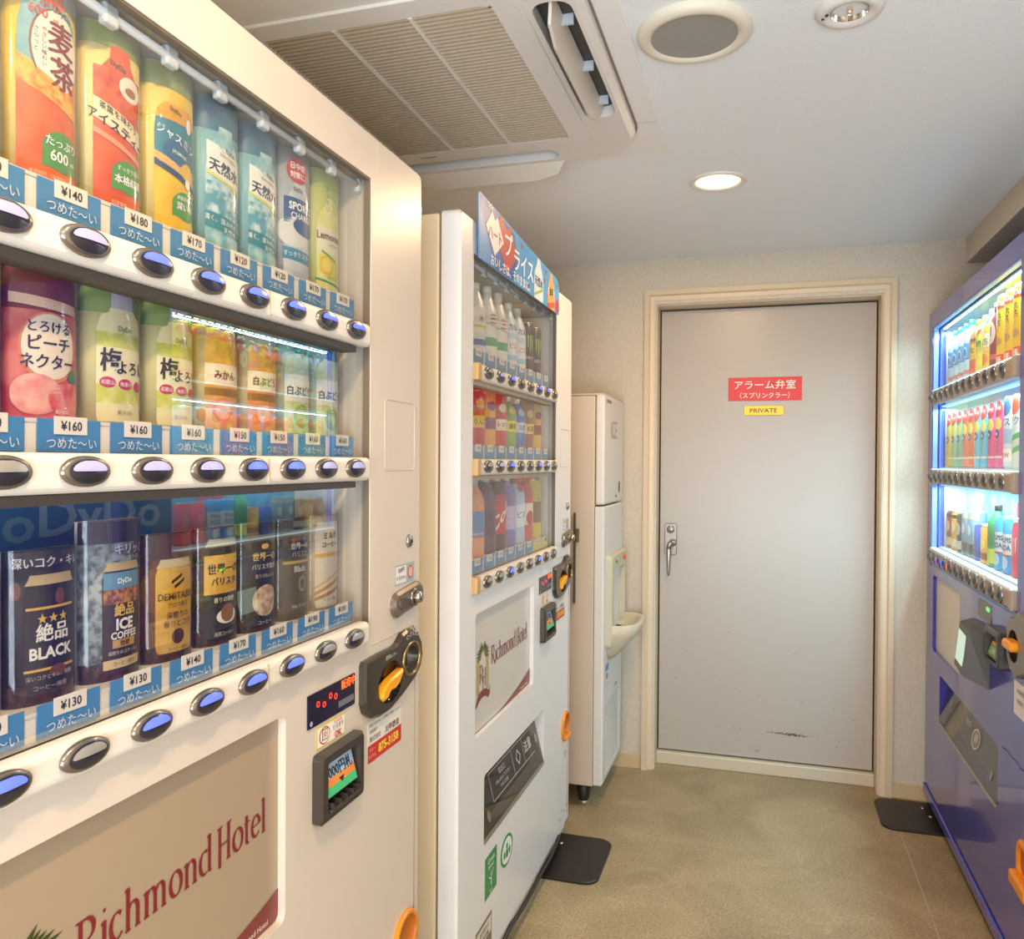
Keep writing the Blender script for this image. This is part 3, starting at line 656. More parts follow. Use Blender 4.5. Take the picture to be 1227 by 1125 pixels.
def row2():
    H = .147; out = []
    peach = lambda: [(P, 'rect', ('#c73a34', '#e0776a', 26), 1, -.062, .062, .001, .105), (P, 'rect', '#efc9b0', 2, -.042, .042, .108, .118, -.06), (P, 'ell', '#d98a5a', 3, .004, .070, .034, .035), (P, 'ell', '#f4e4cf', 4, .004, .071, .031, .032),
        (P, 'ell', ('#e88a86', '#f0b4a0', 60), 5, -.012, .024, .028, .020), (P, 'ell', ('#d8443c', '#e88a7a', 60), 5, .026, .020, .026, .018), (P, 'ell', '#3f7a3a', 6, .034, .044, .010, .007),
        (L, 'txt', '#2c2846', 7, 'とろける', .003, .090, .0125, .02), (L, 'txt', '#2c2846', 7, 'ピーチ', .003, .074, .0165, .025), (L, 'txt', '#2c2846', 7, 'ネクター', .002, .056, .0155, .025), (L, 'txt', '#f4e4cf', 7, 'DyDo', .004, .112, .008, .02), (L, 'txt', '#f7e2d8', 7, '果汁飲料', .016, .008, .0045, 0)]
    out.append(('drink_display', '#8f2f34', None, 'red peach nectar display, nearest one, near white machine middle row', peach()))
    out.append(('drink_display', '#8f2f34', ('#7c2c34', .78), 'red peach nectar display beside the plum drinks, near white machine middle row', peach()))
    for who in ('nearer', 'farther'):
        out.append(('drink_display', '#d8cf8a', ('#7f9a3a', .80), 'pale green plum drink display, %s of two, near white machine middle row' % who,
            [(P, 'sil', '#e9dfa6', 1, [(.002, .032), (.008, .034), (.100, .034), (.115, .028), (.124, .016)], .008), (P, 'rect', ('#c3c83a', '#dede86', 50), 2, -.026, .042, .082, .098), (P, 'rect', ('#c9cc3e', '#e6e294', 40), 2, -.026, .042, .022, .042), (P, 'rect', '#efe8c0', 2, -.026, .042, .042, .082), (P, 'rect', '#b9bcc4', 3, -.008, .022, .124, .146),
            (P, 'ell', '#c8385c', 3, -.012, .044, .010, .006), (P, 'ell', '#c8385c', 3, .011, .043, .010, .006), (P, 'ell', '#c8385c', 3, .033, .042, .009, .006),
            (L, 'txt', '#2e2a26', 6, '梅', -.008, .068, .027, .022), (L, 'txt', '#2e2a26', 6, 'よろし', .022, .061, .0165, .02), (L, 'txt', '#ffffff', 6, '和歌山', -.012, .044, .0055, .0), (L, 'txt', '#ffffff', 6, '梅果汁', .011, .043, .0055, .0), (L, 'txt', '#8a7a4a', 6, '果汁10%', .010, .012, .006, 0), (L, 'txt', '#7a8a3a', 6, 'DyDo', .010, .103, .008, .02)]))
    for who, c1, c2 in (('nearer', '#d9962a', '#e8b44a'), ('farther', '#e07a22', '#eda248')):
        out.append(('drink_display', '#cdbd84', ('#8a8a58', .82), '%s display with orange slice, %s of two, near white machine middle row' % ('amber' if who == 'nearer' else 'orange', who),
            [(P, 'sil', (c1, c2, 40), 1, [(.002, .032), (.008, .034), (.100, .034), (.115, .028), (.124, .016)], .004), (P, 'rect', '#efe6cc', 2, -.030, .038, .058, .085), (P, 'rect', '#a8a2a0', 3, -.012, .020, .124, .146), (P, 'rect', '#9a6a1e', 2, -.030, .038, .044, .054), (P, 'ell', '#e8842a', 3, .0, .026, .018, .016), (P, 'ell', '#f3b25a', 4, .0, .026, .013, .012),
            (L, 'txt', '#3a2a1a', 6, '白ぶどう' if who == 'farther' else 'みかん', .004, .071, .013, .02)]))
    for who in ('nearer', 'farther'):
        out.append(('drink_display', '#a9b39a', ('#6f8a86', .84), 'white grape display with dark green cap, %s of two, near machine middle row' % who,
            [(P, 'sil', ('#d3dcae', '#c3cf8e', 40), 1, [(.002, .032), (.008, .034), (.100, .034), (.115, .028), (.124, .016)], .004), (P, 'rect', '#2c5a4c', 3, -.010, .020, .122, .146), (P, 'rect', '#e3e4d6', 2, -.030, .038, .050, .090), (P, 'ell', '#9fb63e', 3, .008, .028, .020, .018), (P, 'ell', '#c3cf5a', 4, .002, .030, .007, .007), (P, 'ell', '#c3cf5a', 4, .014, .024, .007, .007),
            (L, 'txt', '#2a2c22', 6, '白ぶどう', .004, .066, .0155, .022)]))
    return H, out
def row3():
    H = .150; out = []
    BN = ('#5a3020', '#2c1a12', 130)
    beans = (P, 'rect', BN, 1, -.050, .062, 0, .020)
    out.append(('drink_display', '#b8842a', None, 'golden coffee can display, nearest one, near white machine bottom row', [beans, (P, 'sil', ('#e2a936', '#c9861e', 40), 2, can_sil(.012, .130, .027), 0)]))
    out.append(('drink_display', '#26201d', ('#2c2522', .9), 'black coffee can display with three gold stars, near white machine bottom row',
        [beans, (P, 'sil', '#191615', 2, can_sil(.012, .122, .030), .006), (P, 'sil', '#c9b07a', 3, [(.116, .0295), (.121, .026), (.126, .024)], .006), (P, 'rect', '#d9a83a', 3, -.022, .034, .092, .0945, 0), (P, 'rect', '#d9a83a', 3, -.024, .036, .032, .0345, 0),
        (P, 'ell', '#6a3a24', 4, .014, .103, .006, .008), (P, 'ell', '#6a3a24', 4, .012, .030, .010, .006), (P, 'ell', '#7a4a34', 2, -.034, .112, .007, .009),
        (L, 'txt', '#d9b03e', 6, '★★★', .006, .083, .012, .0), (L, 'txt', '#efe9e0', 6, '絶品', .006, .069, .0185, .03), (L, 'txt', '#efe9e0', 6, 'BLACK', .006, .050, .0155, .035), (L, 'txt', '#efe9e0', 6, '深いコク・キレ', .003, .138, .0115, .02, 0, .0),
        (L, 'txt', '#c9bfae', 6, '深いコクとキレ、無糖', .004, .026, .0052, 0), (L, 'txt', '#b9a88e', 6, 'コーヒー/無糖', .004, .016, .006, 0)]))
    out.append(('drink_display', ('#5f6a6e', '#a9b4b6', 120), ('#2a2438', .86), 'iced coffee can display with blue top and ice, near white machine bottom row',
        [beans, (P, 'rect', '#241c22', 2, .026, .062, 0, .15), (P, 'sil', '#2f1c16', 3, can_sil(.010, .124, .028), .010), (P, 'rect', '#5f94b4', 4, -.017, .037, .098, .116), (P, 'sil', '#c9b07a', 5, [(.118, .0275), (.123, .024), (.127, .022)], .010), (P, 'rect', ('#6a3422', '#c98a4a', 160), 5, -.017, .037, .082, .098), (P, 'rect', '#c99a3a', 5, -.006, .026, .034, .043), (P, 'rect', '#d9c08a', 4, -.017, .037, .012, .022),
        (L, 'txt', '#e9c04a', 7, '絶品', .010, .075, .0145, .03), (L, 'txt', '#f4eee4', 7, 'ICE', .010, .060, .0165, .04), (L, 'txt', '#f4eee4', 7, 'COFFEE', .010, .048, .0105, .03), (L, 'txt', '#2a1a12', 7, '微糖', .010, .0385, .007, .01), (L, 'txt', '#e9dfd0', 7, '深煎りのコク・キレ', .010, .029, .0048, 0), (L, 'txt', '#3a2a1a', 7, 'コーヒー飲料', .010, .017, .0052, 0), (L, 'txt', '#ffffff', 7, 'DyDo', .010, .107, .008, .025),
        (L, 'txt', '#d9d0e4', 7, 'キリッと', .020, .141, .0125, .02), (L, 'txt', '#d9d0e4', 7, 'コク深い', .026, .131, .006, .01)]))
    out.append(('drink_display', '#6a3420', ('#4a2620', .80), 'gold demitasse coffee can display with dark lettering, near white machine bottom row',
        [beans, (P, 'sil', ('#c8952c', '#d9ad4e', 20), 2, can_sil(.010, .116, .031), .004), (P, 'sil', '#c9b890', 3, [(.111, .030), (.116, .026), (.121, .024)], .004), (P, 'rect', '#2a1c12', 3, -.004, .012, .095, .099, .5), (P, 'rect', '#2a1c12', 3, .0, .016, .089, .093, .5), (P, 'ell', '#4a2614', 3, .006, .028, .010, .009),
        (L, 'txt', '#2e2014', 6, 'DEMITASSE', .005, .077, .0115, .01), (L, 'txt', '#4a341c', 6, 'アロマ香る', .006, .066, .0065, 0), (L, 'txt', '#3a2818', 6, '深煎りの', .006, .054, .009, .01), (L, 'txt', '#3a2818', 6, '香りとコク', .006, .044, .009, .01), (L, 'txt', '#4a341c', 6, 'コーヒー飲料', .006, .014, .0055, 0)]))
    out.append(('drink_display', '#4a3428', ('#3a2a26', .84), 'gold and black coffee can display with white cup, near white machine bottom row',
        [beans, (P, 'sil', '#1c1716', 2, can_sil(.006, .132, .033), .003), (P, 'rect', ('#d9a238', '#e6bb58', 20), 3, -.030, .036, .066, .116), (P, 'sil', '#c9b890', 3, [(.127, .032), (.132, .028), (.137, .026)], .003), (P, 'ell', '#efe8dc', 3, .010, .036, .020, .010), (P, 'ell', '#8a5430', 4, .010, .040, .013, .012),
        (L, 'txt', '#2a1c12', 6, '世界一の', .004, .098, .0145, .02), (L, 'txt', '#2a1c12', 6, 'バリスタ', .004, .082, .0115, .02), (L, 'txt', '#f0e4c8', 6, '香りの微糖', .004, .058, .0075, .01), (L, 'txt', '#e9dfd0', 6, '焙煎コーヒー', .004, .014, .006, 0)]))
    out.append(('drink_display', '#37302e', None, 'black coffee can display with gold crest, near white machine bottom row',
        [beans, (P, 'sil', '#1d1a1c', 2, can_sil(.006, .136, .034), .002), (P, 'ell', '#d9b05a', 3, .004, .118, .008, .004), (P, 'ell', ('#b08a6a', '#d9c0a4', 90), 3, .006, .042, .026, .022),
        (L, 'txt', '#e4c87a', 6, '世界一の', .004, .104, .0125, .02), (L, 'txt', '#e9e2d6', 6, 'バリスタ監修', .004, .090, .0085, .01), (L, 'txt', '#c9bba4', 6, '香りのBLACK', .004, .077, .0065, 0), (L, 'txt', '#e9dfd0', 6, 'コーヒー', .004, .012, .007, 0)]))
    out.append(('drink_display', '#3a3433', None, 'dark brown coffee display with a gold stripe, near white machine bottom row',
        [beans, (P, 'sil', '#2a2525', 2, can_sil(.006, .140, .034), .002), (P, 'rect', '#a98a4a', 3, -.032, .036, .084, .088), (P, 'rect', '#55504e', 3, -.016, .02, .118, .134), (P, 'ell', '#8a8078', 3, .010, .052, .010, .012), (P, 'ell', '#2a2525', 4, .010, .052, .006, .008),
        (L, 'txt', '#cfc8c0', 6, '世界一の', .004, .110, .0105, .015), (L, 'txt', '#cfc8c0', 6, 'バリスタ', .004, .098, .0095, .01), (L, 'txt', '#cfc8c0', 6, 'Black', .004, .076, .0125, .02), (L, 'txt', '#cfc8c0', 6, '100g コーヒー', .004, .020, .006, .01)]))
    out.append(('drink_display', '#c9b494', None, 'cream milk coffee display, farthest one, near white machine bottom row',
        [(P, 'sil', '#dcd0bc', 2, can_sil(.004, .140, .034), .002), (P, 'rect', '#c08a4a', 3, -.032, .036, .034, .040, .3), (P, 'rect', '#d9a86a', 3, -.032, .036, .046, .050, .35), (P, 'rect', '#b8803a', 3, -.032, .036, .022, .028, .2), (P, 'rect', '#d9a84a', 3, -.032, .036, .084, .090),
        (L, 'txt', '#3a2a22', 6, 'ミルク', .004, .118, .0125, .02), (L, 'txt', '#3a2a22', 6, 'コーヒー', .004, .104, .0105, .02), (L, 'txt', '#6a4a32', 6, 'コーヒー飲料', .004, .016, .006, 0)]))
    return H, out

# ------------------------------------------------------------------ white vending machines (local: x across the front, y into the body, z up)
MWID, MDEP, MTOP = 1.085, .74, 1.852
BODY_NEAR = M('#d3c7b8', .32, bump=(14, .03), coat=.35); BODY_FAR = M('#e3e2e1', .32, bump=(14, .03), coat=.35); SIDEC = M('#e4d3b4', .42); INNER = M('#e6dccb', .5); RAIL = M('#ddd6cb', .3)  # near and far bodies: one paint, near one tinted with its warm dim light
WX0, WX1, WZ0, WZ1 = .085, .871, 1.000, 1.774
PITCH_ = .0907; BX0 = .158
ROWS = [(1.512, 1.5675, 1.5495), (1.292, 1.339, 1.3225), (1.020, 1.062, 1.0505)]
# shared meshes
def btn_mesh(rx, rz, ring_c):
    mb = MB()
    mb.lathe([(1.0, .0), (1.0, -.0035), (.9, -.0058), (.78, -.0062)], M('#8d857c', .25, .8), 28, (0, 0, 0), ex=rx, ey=rz, axis='y', caps=False)
    mb.lathe([(.80, -.0060), (.5, -.0082), (0, -.0092)], M(ring_c, .12, .35), 28, (0, 0, 0), ex=rx, ey=rz, axis='y', caps=False)
    return mb
def lens_mesh(rx, rz, m):
    mb = MB(); f = lambda u, v: (u*rx, -.0092+.0036*(u*u+v*v)-.0006, v*rz)
    rows = []
    for j in range(9):
        t = j/8; v = .02+.66*t; hw = .70*math.sqrt(max(0, 1-((v-.05)/.66)**2)) if j else .62
        hw = max(hw, .001)
        rows.append([f(-hw+2*hw*i/12, v) for i in range(13)])
    vs = [p for r in rows for p in r]
    mb.add(vs, [[j*13+i, j*13+i+1, (j+1)*13+i+1, (j+1)*13+i] for j in range(8) for i in range(12)], m, True); return mb
BM = btn_mesh(.030, .0150, '#3c3a40').mesh('selection_button')
LIT = lens_mesh(.030, .0150, M('#5a6cff', .2, 0, 1.1)).mesh('button_lens_lit'); HALF = lens_mesh(.030, .0150, M('#a7a6d8', .2, 0, .25)).mesh('button_lens_dim'); OFF = lens_mesh(.030, .0150, M('#a8a39b', .2, .3)).mesh('button_lens_off')

def white_machine(Y0, label, lit, prices, detail):
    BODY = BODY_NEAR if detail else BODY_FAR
    vm = thing('vending_machine', label, 'vending machine', (-.635, Y0, 0), rad(90))
    holes = [rrect(WX0, WX1, WZ0, WZ1, .004)[::-1], rrect(.112, .617, .655, .945, .012)[::-1], rrect(.180, .742, .375, .546, .012)[::-1]]
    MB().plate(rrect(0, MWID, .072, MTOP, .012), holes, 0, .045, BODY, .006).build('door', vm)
    cab = MB(); cab.box(.004, MWID-.004, .49, MDEP, .05, MTOP-.006, SIDEC, .004)
    for x0, x1 in ((.004, .024), (MWID-.024, MWID-.004)): cab.box(x0, x1, .052, .495, .05, MTOP-.006, SIDEC, .004)
    cab.box(.02, MWID-.02, .052, .495, MTOP-.026, MTOP-.006, SIDEC).box(.02, MWID-.02, .052, .495, .05, .07, SIDEC)
    cab.build('cabinet', vm)
    MB().plate([(.008, .078), (MWID-.008, .078), (MWID-.008, MTOP-.012), (.008, MTOP-.012)], [[(.02, MTOP-.025), (MWID-.02, MTOP-.025), (MWID-.02, .10), (.02, .10)]], .045, .0525, '#7d6c55').build('door_gasket', vm)
    MB().box(.03, .10, .12, .20, MTOP-.006, MTOP+.010, '#4a3b30', .003).build('top_bracket', vm)
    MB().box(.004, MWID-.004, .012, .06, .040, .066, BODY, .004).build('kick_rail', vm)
    MB().box(.02, MWID-.02, .16, .70, .004, .052, '#5a534a').build('base', vm)
    # show window interior
    box = MB()
    box.box(WX0-.03, WX1+.03, .135, .140, WZ0-.05, WZ1+.03, INNER)
    box.box(WX0-.006, WX0-.001, .040, .138, WZ0-.03, WZ1+.02, INNER).box(WX1+.001, WX1+.006, .040, .138, WZ0-.03, WZ1+.02, INNER)
    box.box(WX0-.006, WX1+.006, .040, .138, WZ1+.001, WZ1+.006, INNER).box(WX0-.006, WX1+.006, .040, .138, WZ0-.006, WZ0-.001, INNER)
    box.build('window_lining', vm)
    MB().add([(WX0-.003, .0145, WZ0+.002), (WX1+.003, .0145, WZ0+.002), (WX1+.003, .0145, WZ1+.003), (WX0-.003, .0145, WZ1+.003)], [[0, 1, 2, 3]], PANE).build('window_glass', vm)
    fr = MB(); fr.plate(rrect(WX0-.001, WX1+.001, WZ0-.001, WZ1+.001, .004), [rrect(WX0+.003, WX1-.003, WZ0+.003, WZ1-.003, .003)[::-1]], .002, .013, M('#6f6250', .4)); fr.build('window_gasket', vm)
    # lamp tube at the top of the window with clear clips
    MB().tube([(WX0+.01, .0215, WZ1-.012), (WX1-.01, .0215, WZ1-.012)], .005, M('#dfe3e6', .15)).build('lamp_tube', vm)
    for k in range(9): MB().box(WX0+.035+k*.092, WX0+.055+k*.092, .0165, .0275, WZ1-.024, WZ1-.001, M('#c9d2d8', .12), .003).build('tube_clip', vm)
    tagp = MB().box(-.0385, .0385, 0, .0012, -.016, .016, M('#4787b8', .35), .0005).mesh('price_tag')
    chip = MB().box(-.020, .020, -.0012, 0, .001, .0185, M('#e9e2d4', .4), .0003).mesh('price_chip')
    for ri, (bz, sz, tz) in enumerate(ROWS):
        # shelf, tag strip, rail
        MB().box(WX0+.002, WX1-.03, .018, .132, sz-.0045, sz-.001, M('#ded6c8', .4)).build('shelf', vm)
        MB().box(WX0+.002, WX1-.03, .019, .024, bz+.010, sz-.002, M('#e6dfd2', .35)).build('tag_strip', vm)
        rl = MB(); rl.box(WX0+.002, WX1-.018, -.012, .013, bz-.025, bz+.0135, RAIL, .009, 4); rl.build('button_rail', vm)
        if not detail: MB().box(WX0+.001, WX0+.028, -.0128, .012, bz-.026, bz+.0145, M('#c09a62', .4), .004).build('rail_end', vm)
        MB().box(WX0+.47, WX0+.4715, -.0134, -.005, bz-.022, bz+.010, '#b7ab98').build('rail_joint', vm)
        if ri < 2: MB().box(WX0+.01, WX1-.05, .001, .027, bz-.036, bz-.026, '#4a4038' if detail else '#b5a68f').build('rail_shade_strip', vm)  # strip that paints the shade below the rails, dark on the near machine
        for k in range(8):
            x = BX0+k*PITCH_
            b = link('selection_button', BM, vm, (x, -.0115, bz-.004))
            s = lit[ri][k]
            link('button_lens', {'L': LIT, 'h': HALF, '-': OFF}[s], b, **({'label': 'glowing blue lens'} if s == 'L' else {}))
            yellow = (not detail and ri == 2 and k > 5)
            tm = tagp if not yellow else MB().box(-.0385, .0385, 0, .0012, -.0155, .0155, M('#d8cc4a', .35), .0005).mesh('price_tag_yellow')
            t = link('price_tag', tm, vm, (x+.012, .0172, tz))
            link('price_chip', chip, t)
            if detail:
                p = prices[ri][k]
                draw(t, flat_map(0, -.0012, 0), [('price_lettering', 'txt', '#26221f', 1, '¥%s' % p, 0, .0098, .0125, .015), ('lettering', 'txt', '#dfe6ea', 0, 'つめた〜い', .001, -.0075, .0125, .0)])
            else:
                draw(t, flat_map(0, -.0012, 0), [('price_lettering', 'txt', '#4a443e', 1, '¥130', 0, .0098, .011, .01)])
    # advert panel
    MB().box(.100, .63, .012, .016, .64, .96, M('#a28f76' if detail else '#c9c3ba', .28)).build('advert_panel', vm)
    quads, wd = serif2d('Richmond Hotel', .062, .83, .052)
    q2 = [[(p[0]+.262, p[1]+.795) for p in q] for q in quads]
    F0 = flat_map(0, .0115, 0)
    ops = [('lettering', 'quads', '#7a1f26', 0, q2)]
    sw = [(.112, .657), (.617, .657), (.617, .700)] + [(.617-.505*t, .700-.047*math.sin(min(1, t*1.25)*pi/2)**.8+.001) for t in [i/12 for i in range(1, 12)]]
    ops += [('swoosh_print', 'poly', '#7c3530', 0, sw), ('swoosh_lettering', 'txt', '#e9dcd0', 2, 'Richmond Hotel', .555, .6665, .011, .0)]
    # crest: stone arch, palm leaves, initials, ribbon
    cx, cz = .20, .80
    ops += [('crest', 'rect', '#b39a5c', 0, cx-.043, cx-.026, .742, .815), ('crest', 'rect', '#b39a5c', 0, cx+.026, cx+.043, .742, .815)]
    archq = []
    for i in range(14):
        a, b = pi*i/14, pi*(i+1)/14
        archq.append([(cx+.043*math.cos(a), .815+.040*math.sin(a)), (cx+.026*math.cos(a), .815+.024*math.sin(a)), (cx+.026*math.cos(b), .815+.024*math.sin(b)), (cx+.043*math.cos(b), .815+.040*math.sin(b))])
    ops.append(('crest', 'quads', '#b39a5c', 0, archq))
    leaf = []
    for sgn in (-1, 1):
        for i in range(7):
            a = rad(18+i*13); bx, bz_ = cx+sgn*.012*math.cos(a), .822+.014*math.sin(a)+i*.001
            ln = .034+.006*math.sin(i); dx, dz = sgn*math.cos(a*.72-.25), math.sin(a*.72-.25)
            px_, pz_ = -dz, dx
            P0 = (bx, bz_); P1 = (bx+dx*ln*.5+px_*.0032, bz_+dz*ln*.5+pz_*.0032); P2 = (bx+dx*ln, bz_+dz*ln-.003); P3 = (bx+dx*ln*.5-px_*.0032, bz_+dz*ln*.5-pz_*.0032)
            leaf.append([P0, P1, P2, P3])
    ops.append(('crest_leaves', 'quads', '#33451c', 1, leaf))
    qR, wR = serif2d('R', .058, .8, .035); qH, wH = serif2d('H', .058, .8, .035)
    ops.append(('crest_initials', 'quads', '#7a1f26', 1, [[(p[0]+cx-wR*.95, p[1]+.768) for p in q] for q in qR]+[[(p[0]+cx-.006, p[1]+.755) for p in q] for q in qH]))
    rib = [(cx-.055, .715), (cx-.040, .735)]+[(cx-.03+.06*t, .742+.006*math.sin(pi*t)) for t in (0, .25, .5, .75, 1)]+[(cx+.045, .735), (cx+.055, .748), (cx+.052, .725), (cx+.038, .718)]+[(cx+.03-.06*t, .724+.006*math.sin(pi*t)) for t in (0, .25, .5, .75, 1)]+[(cx-.045, .715)]
    ops.append(('crest_ribbon', 'poly', '#7a2f2c', 1, rib))
    draw(vm, F0, ops)
    # seams of the lower door and the small hatch
    sm = MB(); zt = .988
    sm.tube([(.872, -.0006, zt), (1.050, -.0006, zt), (1.060, -.0006, zt-.010), (1.060, -.0006, .10)], .0012, '#b8aa94', 5); sm.build('door_seam', vm)
    hs = rrect(.925, 1.052, 1.283, 1.408, .008); MB().tube([(x, -.0004, z) for x, z in hs+[hs[0]]], .0009, '#cdc1ae', 5).build('hatch_seam', vm)
    MB().box(.892, .8935, -.0005, .001, 1.776, MTOP-.008, '#cabfae').build('top_seam', vm)
    # key hole, T-handle lock, small notice
    MB().lathe([(0, -.006), (.006, -.006), (.011, -.004), (.013, 0)], M('#a9a6a0', .25, .9), 20, (1.030, 0, 1.150), axis='y').lathe([(0, -.0068), (.004, -.0066), (.004, -.005)], '#26221e', 10, (1.030, 0, 1.150), axis='y').build('screw_lock', vm)
    pl = MB(); pl.plate(rrect(-.066, .066, -.023, .023, .0225, 8), [], -.010, 0, M('#8f8478', .3, .8), .005)
    pl.plate(rrect(-.045, .045, -.012, .012, .011, 6), [], -.0115, -.009, M('#7a7065', .35, .8)); lp = pl.build('lock_plate', vm, (1.016, 0, 1.044), (0, rad(-6), 0))
    MB().lathe([(0, -.026), (.009, -.026), (.011, -.022), (.011, -.010)], M('#b3aaa0', .2, .95), 20, (.016, 0, 0), axis='y').lathe([(.017, -.011), (.017, -.014), (.012, -.0145)], M('#8f8478', .25, .9), 20, (.016, 0, 0), axis='y', caps=False).build('key_cylinder', lp)
    n = MB().plate(rrect(.968, 1.055, 1.073, 1.110, .003), [], -.0005, 0, M('#9fb0b4', .4)).build('notice', vm)
    draw(n, flat_map(0, -.0005, 0), [('notice_print', 'rect', '#e4e2dc', 0, .971, 1.018, 1.076, 1.107), ('notice_print', 'ell', '#b86a52', 1, 1.036, 1.092, .013, .013), ('notice_print', 'ell', '#e0b0a0', 2, 1.036, 1.092, .009, .009), ('lettering', 'txt', '#3a3532', 2, '500円', .995, 1.100, .011, .01), ('lettering', 'txt', '#3a3532', 2, '使えません', .995, 1.086, .008, .01)])
    # money panel: display
    dp = MB().plate(rrect(.672, .816, .905, .955, .002), [], -.002, 0, M('#231f33', .2)).build('money_display', vm)
    RED = M('#ff3a24', .4, 0, 1.6)
    draw(dp, flat_map(0, -.002, 0), [('display_digits', 'txt', RED, 1, 'o', .700, .939, .020, .012), ('display_digits', 'txt', RED, 1, 'o', .718, .934, .020, .012), ('display_digits', 'txt', RED, 1, 'o', .737, .942, .020, .012), ('display_digits', 'txt', RED, 1, 'o', .753, .937, .020, .012),
        ('display_print', 'txt', M('#ff5a18', .4, 0, 2.2), 1, '販売中', .793, .946, .0155, .03), ('display_label', 'rect', '#6d6c78', 0, .762, .812, .913, .923), ('display_label', 'ell', '#a8a6b0', 0, .681, .912, .004, .004)])
    # note acceptor
    ok = MB().plate(rrect(.698, .786, .866, .900, .002), [], -.0006, 0, M('#d8bf3e', .4)).build('note_sticker', vm)
    draw(ok, flat_map(0, -.0006, 0), [('sticker_print', 'rect', '#efe8da', 0, .7005, .7835, .8685, .8975), ('sticker_print', 'ell', '#c3362c', 1, .722, .883, .016, .0135), ('sticker_print', 'ell', '#efe8da', 2, .722, .883, .0135, .0115), ('sticker_print', 'rect', '#4a4340', 3, .714, .730, .876, .893), ('sticker_print', 'rect', '#e4dccf', 4, .7155, .7285, .8775, .8915), ('lettering', 'txt', '#c3362c', 5, '◎', .722, .885, .009, .01), ('lettering', 'txt', '#3a3532', 5, '使えます', .762, .887, .0085, .012), ('lettering', 'txt', '#c3362c', 5, 'OK', .762, .875, .014, .03), ('lettering', 'txt', '#c3362c', 5, '新1000円札', .762, .8945, .005, .005)])
    ba = MB(); DK = M('#4a433c', .35, .4)
    ba.plate(rrect(.688, .824, .757, .862, .008), [rrect(.706, .808, .770, .846, .004)[::-1]], -.017, 0, DK, .004)
    ba.box(.706, .808, -.002, -.001, .770, .846, '#2a2622').build('note_acceptor', vm)
    scr = MB().box(-.049, .045, -.001, .001, -.022, .026, M('#2a2a2c', .3)).build('note_screen', vm, (.757, -.0085, .812), (rad(-15), 0, 0))
    draw(scr, flat_map(0, -.001, 0), [('screen_print', 'rect', '#a8c4da', 0, -.048, .044, .004, .025), ('screen_print', 'rect', '#e08a3a', 0, -.048, .044, -.008, .004), ('screen_print', 'rect', M('#3fae6e', .4, 0, .15), 0, -.048, .044, -.021, -.008), ('screen_lettering', 'txt', '#26282e', 2, '1000円札', -.001, .012, .021, .02), ('screen_print', 'poly', '#2a1c12', 3, [(-.008, -.003), (.008, -.003), (0, -.011)])])
    tr_ = MB(); tr_.box(.708, .806, -.022, -.002, .771, .776, M('#6a6258', .25, .8), .001)
    for k in range(5): tr_.box(.716+k*.02, .7185+k*.02, -.021, -.003, .776, .783, '#35302b')
    tr_.build('note_tray', vm)
    # coin plate with lever and slot
    outl = [(.833, .960), (.838, .967), (.893, .969), (.950, .969), (.966, .973), (.985, .985), (1.005, .989), (1.030, .986), (1.055, .973), (1.070, .955), (1.075, .930), (1.064, .908), (1.040, .892), (.985, .874), (.930, .860), (.895, .860), (.865, .866), (.842, .880), (.833, .898)]
    cp = MB(); DG = M('#575046', .3, .65)
    cp.plate(outl, [ell(.930, .912, .048, .036)[::-1], ell(1.018, .934, .029, .023)[::-1]], -.012, 0, DG, .005)
    cpo = cp.build('coin_plate', vm)
    MB().lathe([(.0, -.001), (1, -.001), (1, -.0118)], M('#3a322a', .15, .8), 28, (.930, 0, .912), ex=.048, ey=.036, axis='y', caps=False).build('lever_recess', cpo)
    MB().lathe([(1.02, -.0125), (1.0, -.015), (.93, -.0155), (.90, -.012), (.88, -.002)], M('#9c8256', .3, .8), 28, (1.018, 0, .934), ex=.0385, ey=.031, axis='y', caps=False).lathe([(0, -.002), (.9, -.002)], M('#a6a9a8', .15, .9), 24, (1.018, 0, .934), ex=.0385, ey=.031, axis='y', caps=False).box(1.014, 1.018, -.003, -.0015, .920, .948, '#1e1b18').build('coin_slot', cpo)
    MB().plate([(.888, .893), (.897, .886), (.908, .889), (.918, .899), (.940, .899), (.958, .906), (.972, .922), (.974, .926), (.950, .922), (.925, .918), (.905, .912), (.890, .902)], [], -.018, -.002, M('#f0a01c', .3), .004).build('coin_lever', cpo, label='orange return lever')
    draw(cpo, flat_map(0, -.0124, 0), [('lettering', 'txt', '#d8d2c6', 1, '返却レバー', .930, .958, .009, .01), ('coin_marks', 'ell', '#d8d2c6', 1, 1.000, .976, .006, .004), ('coin_marks', 'ell', '#d8d2c6', 1, 1.014, .979, .006, .004), ('coin_marks', 'ell', '#d8d2c6', 1, 1.028, .979, .006, .004), ('coin_marks', 'ell', '#d8d2c6', 1, 1.041, .976, .006, .004), ('coin_marks', 'ell', DG, 2, 1.000, .976, .0045, .0028), ('coin_marks', 'ell', DG, 2, 1.014, .979, .0045, .0028), ('coin_marks', 'ell', DG, 2, 1.028, .979, .0045, .0028), ('coin_marks', 'ell', DG, 2, 1.041, .976, .0045, .0028)])
    # owner's notice
    ow = MB().box(.864, .998, -.0006, 0, .786, .856, M('#e2dbd0', .4)).build('owner_notice', vm)
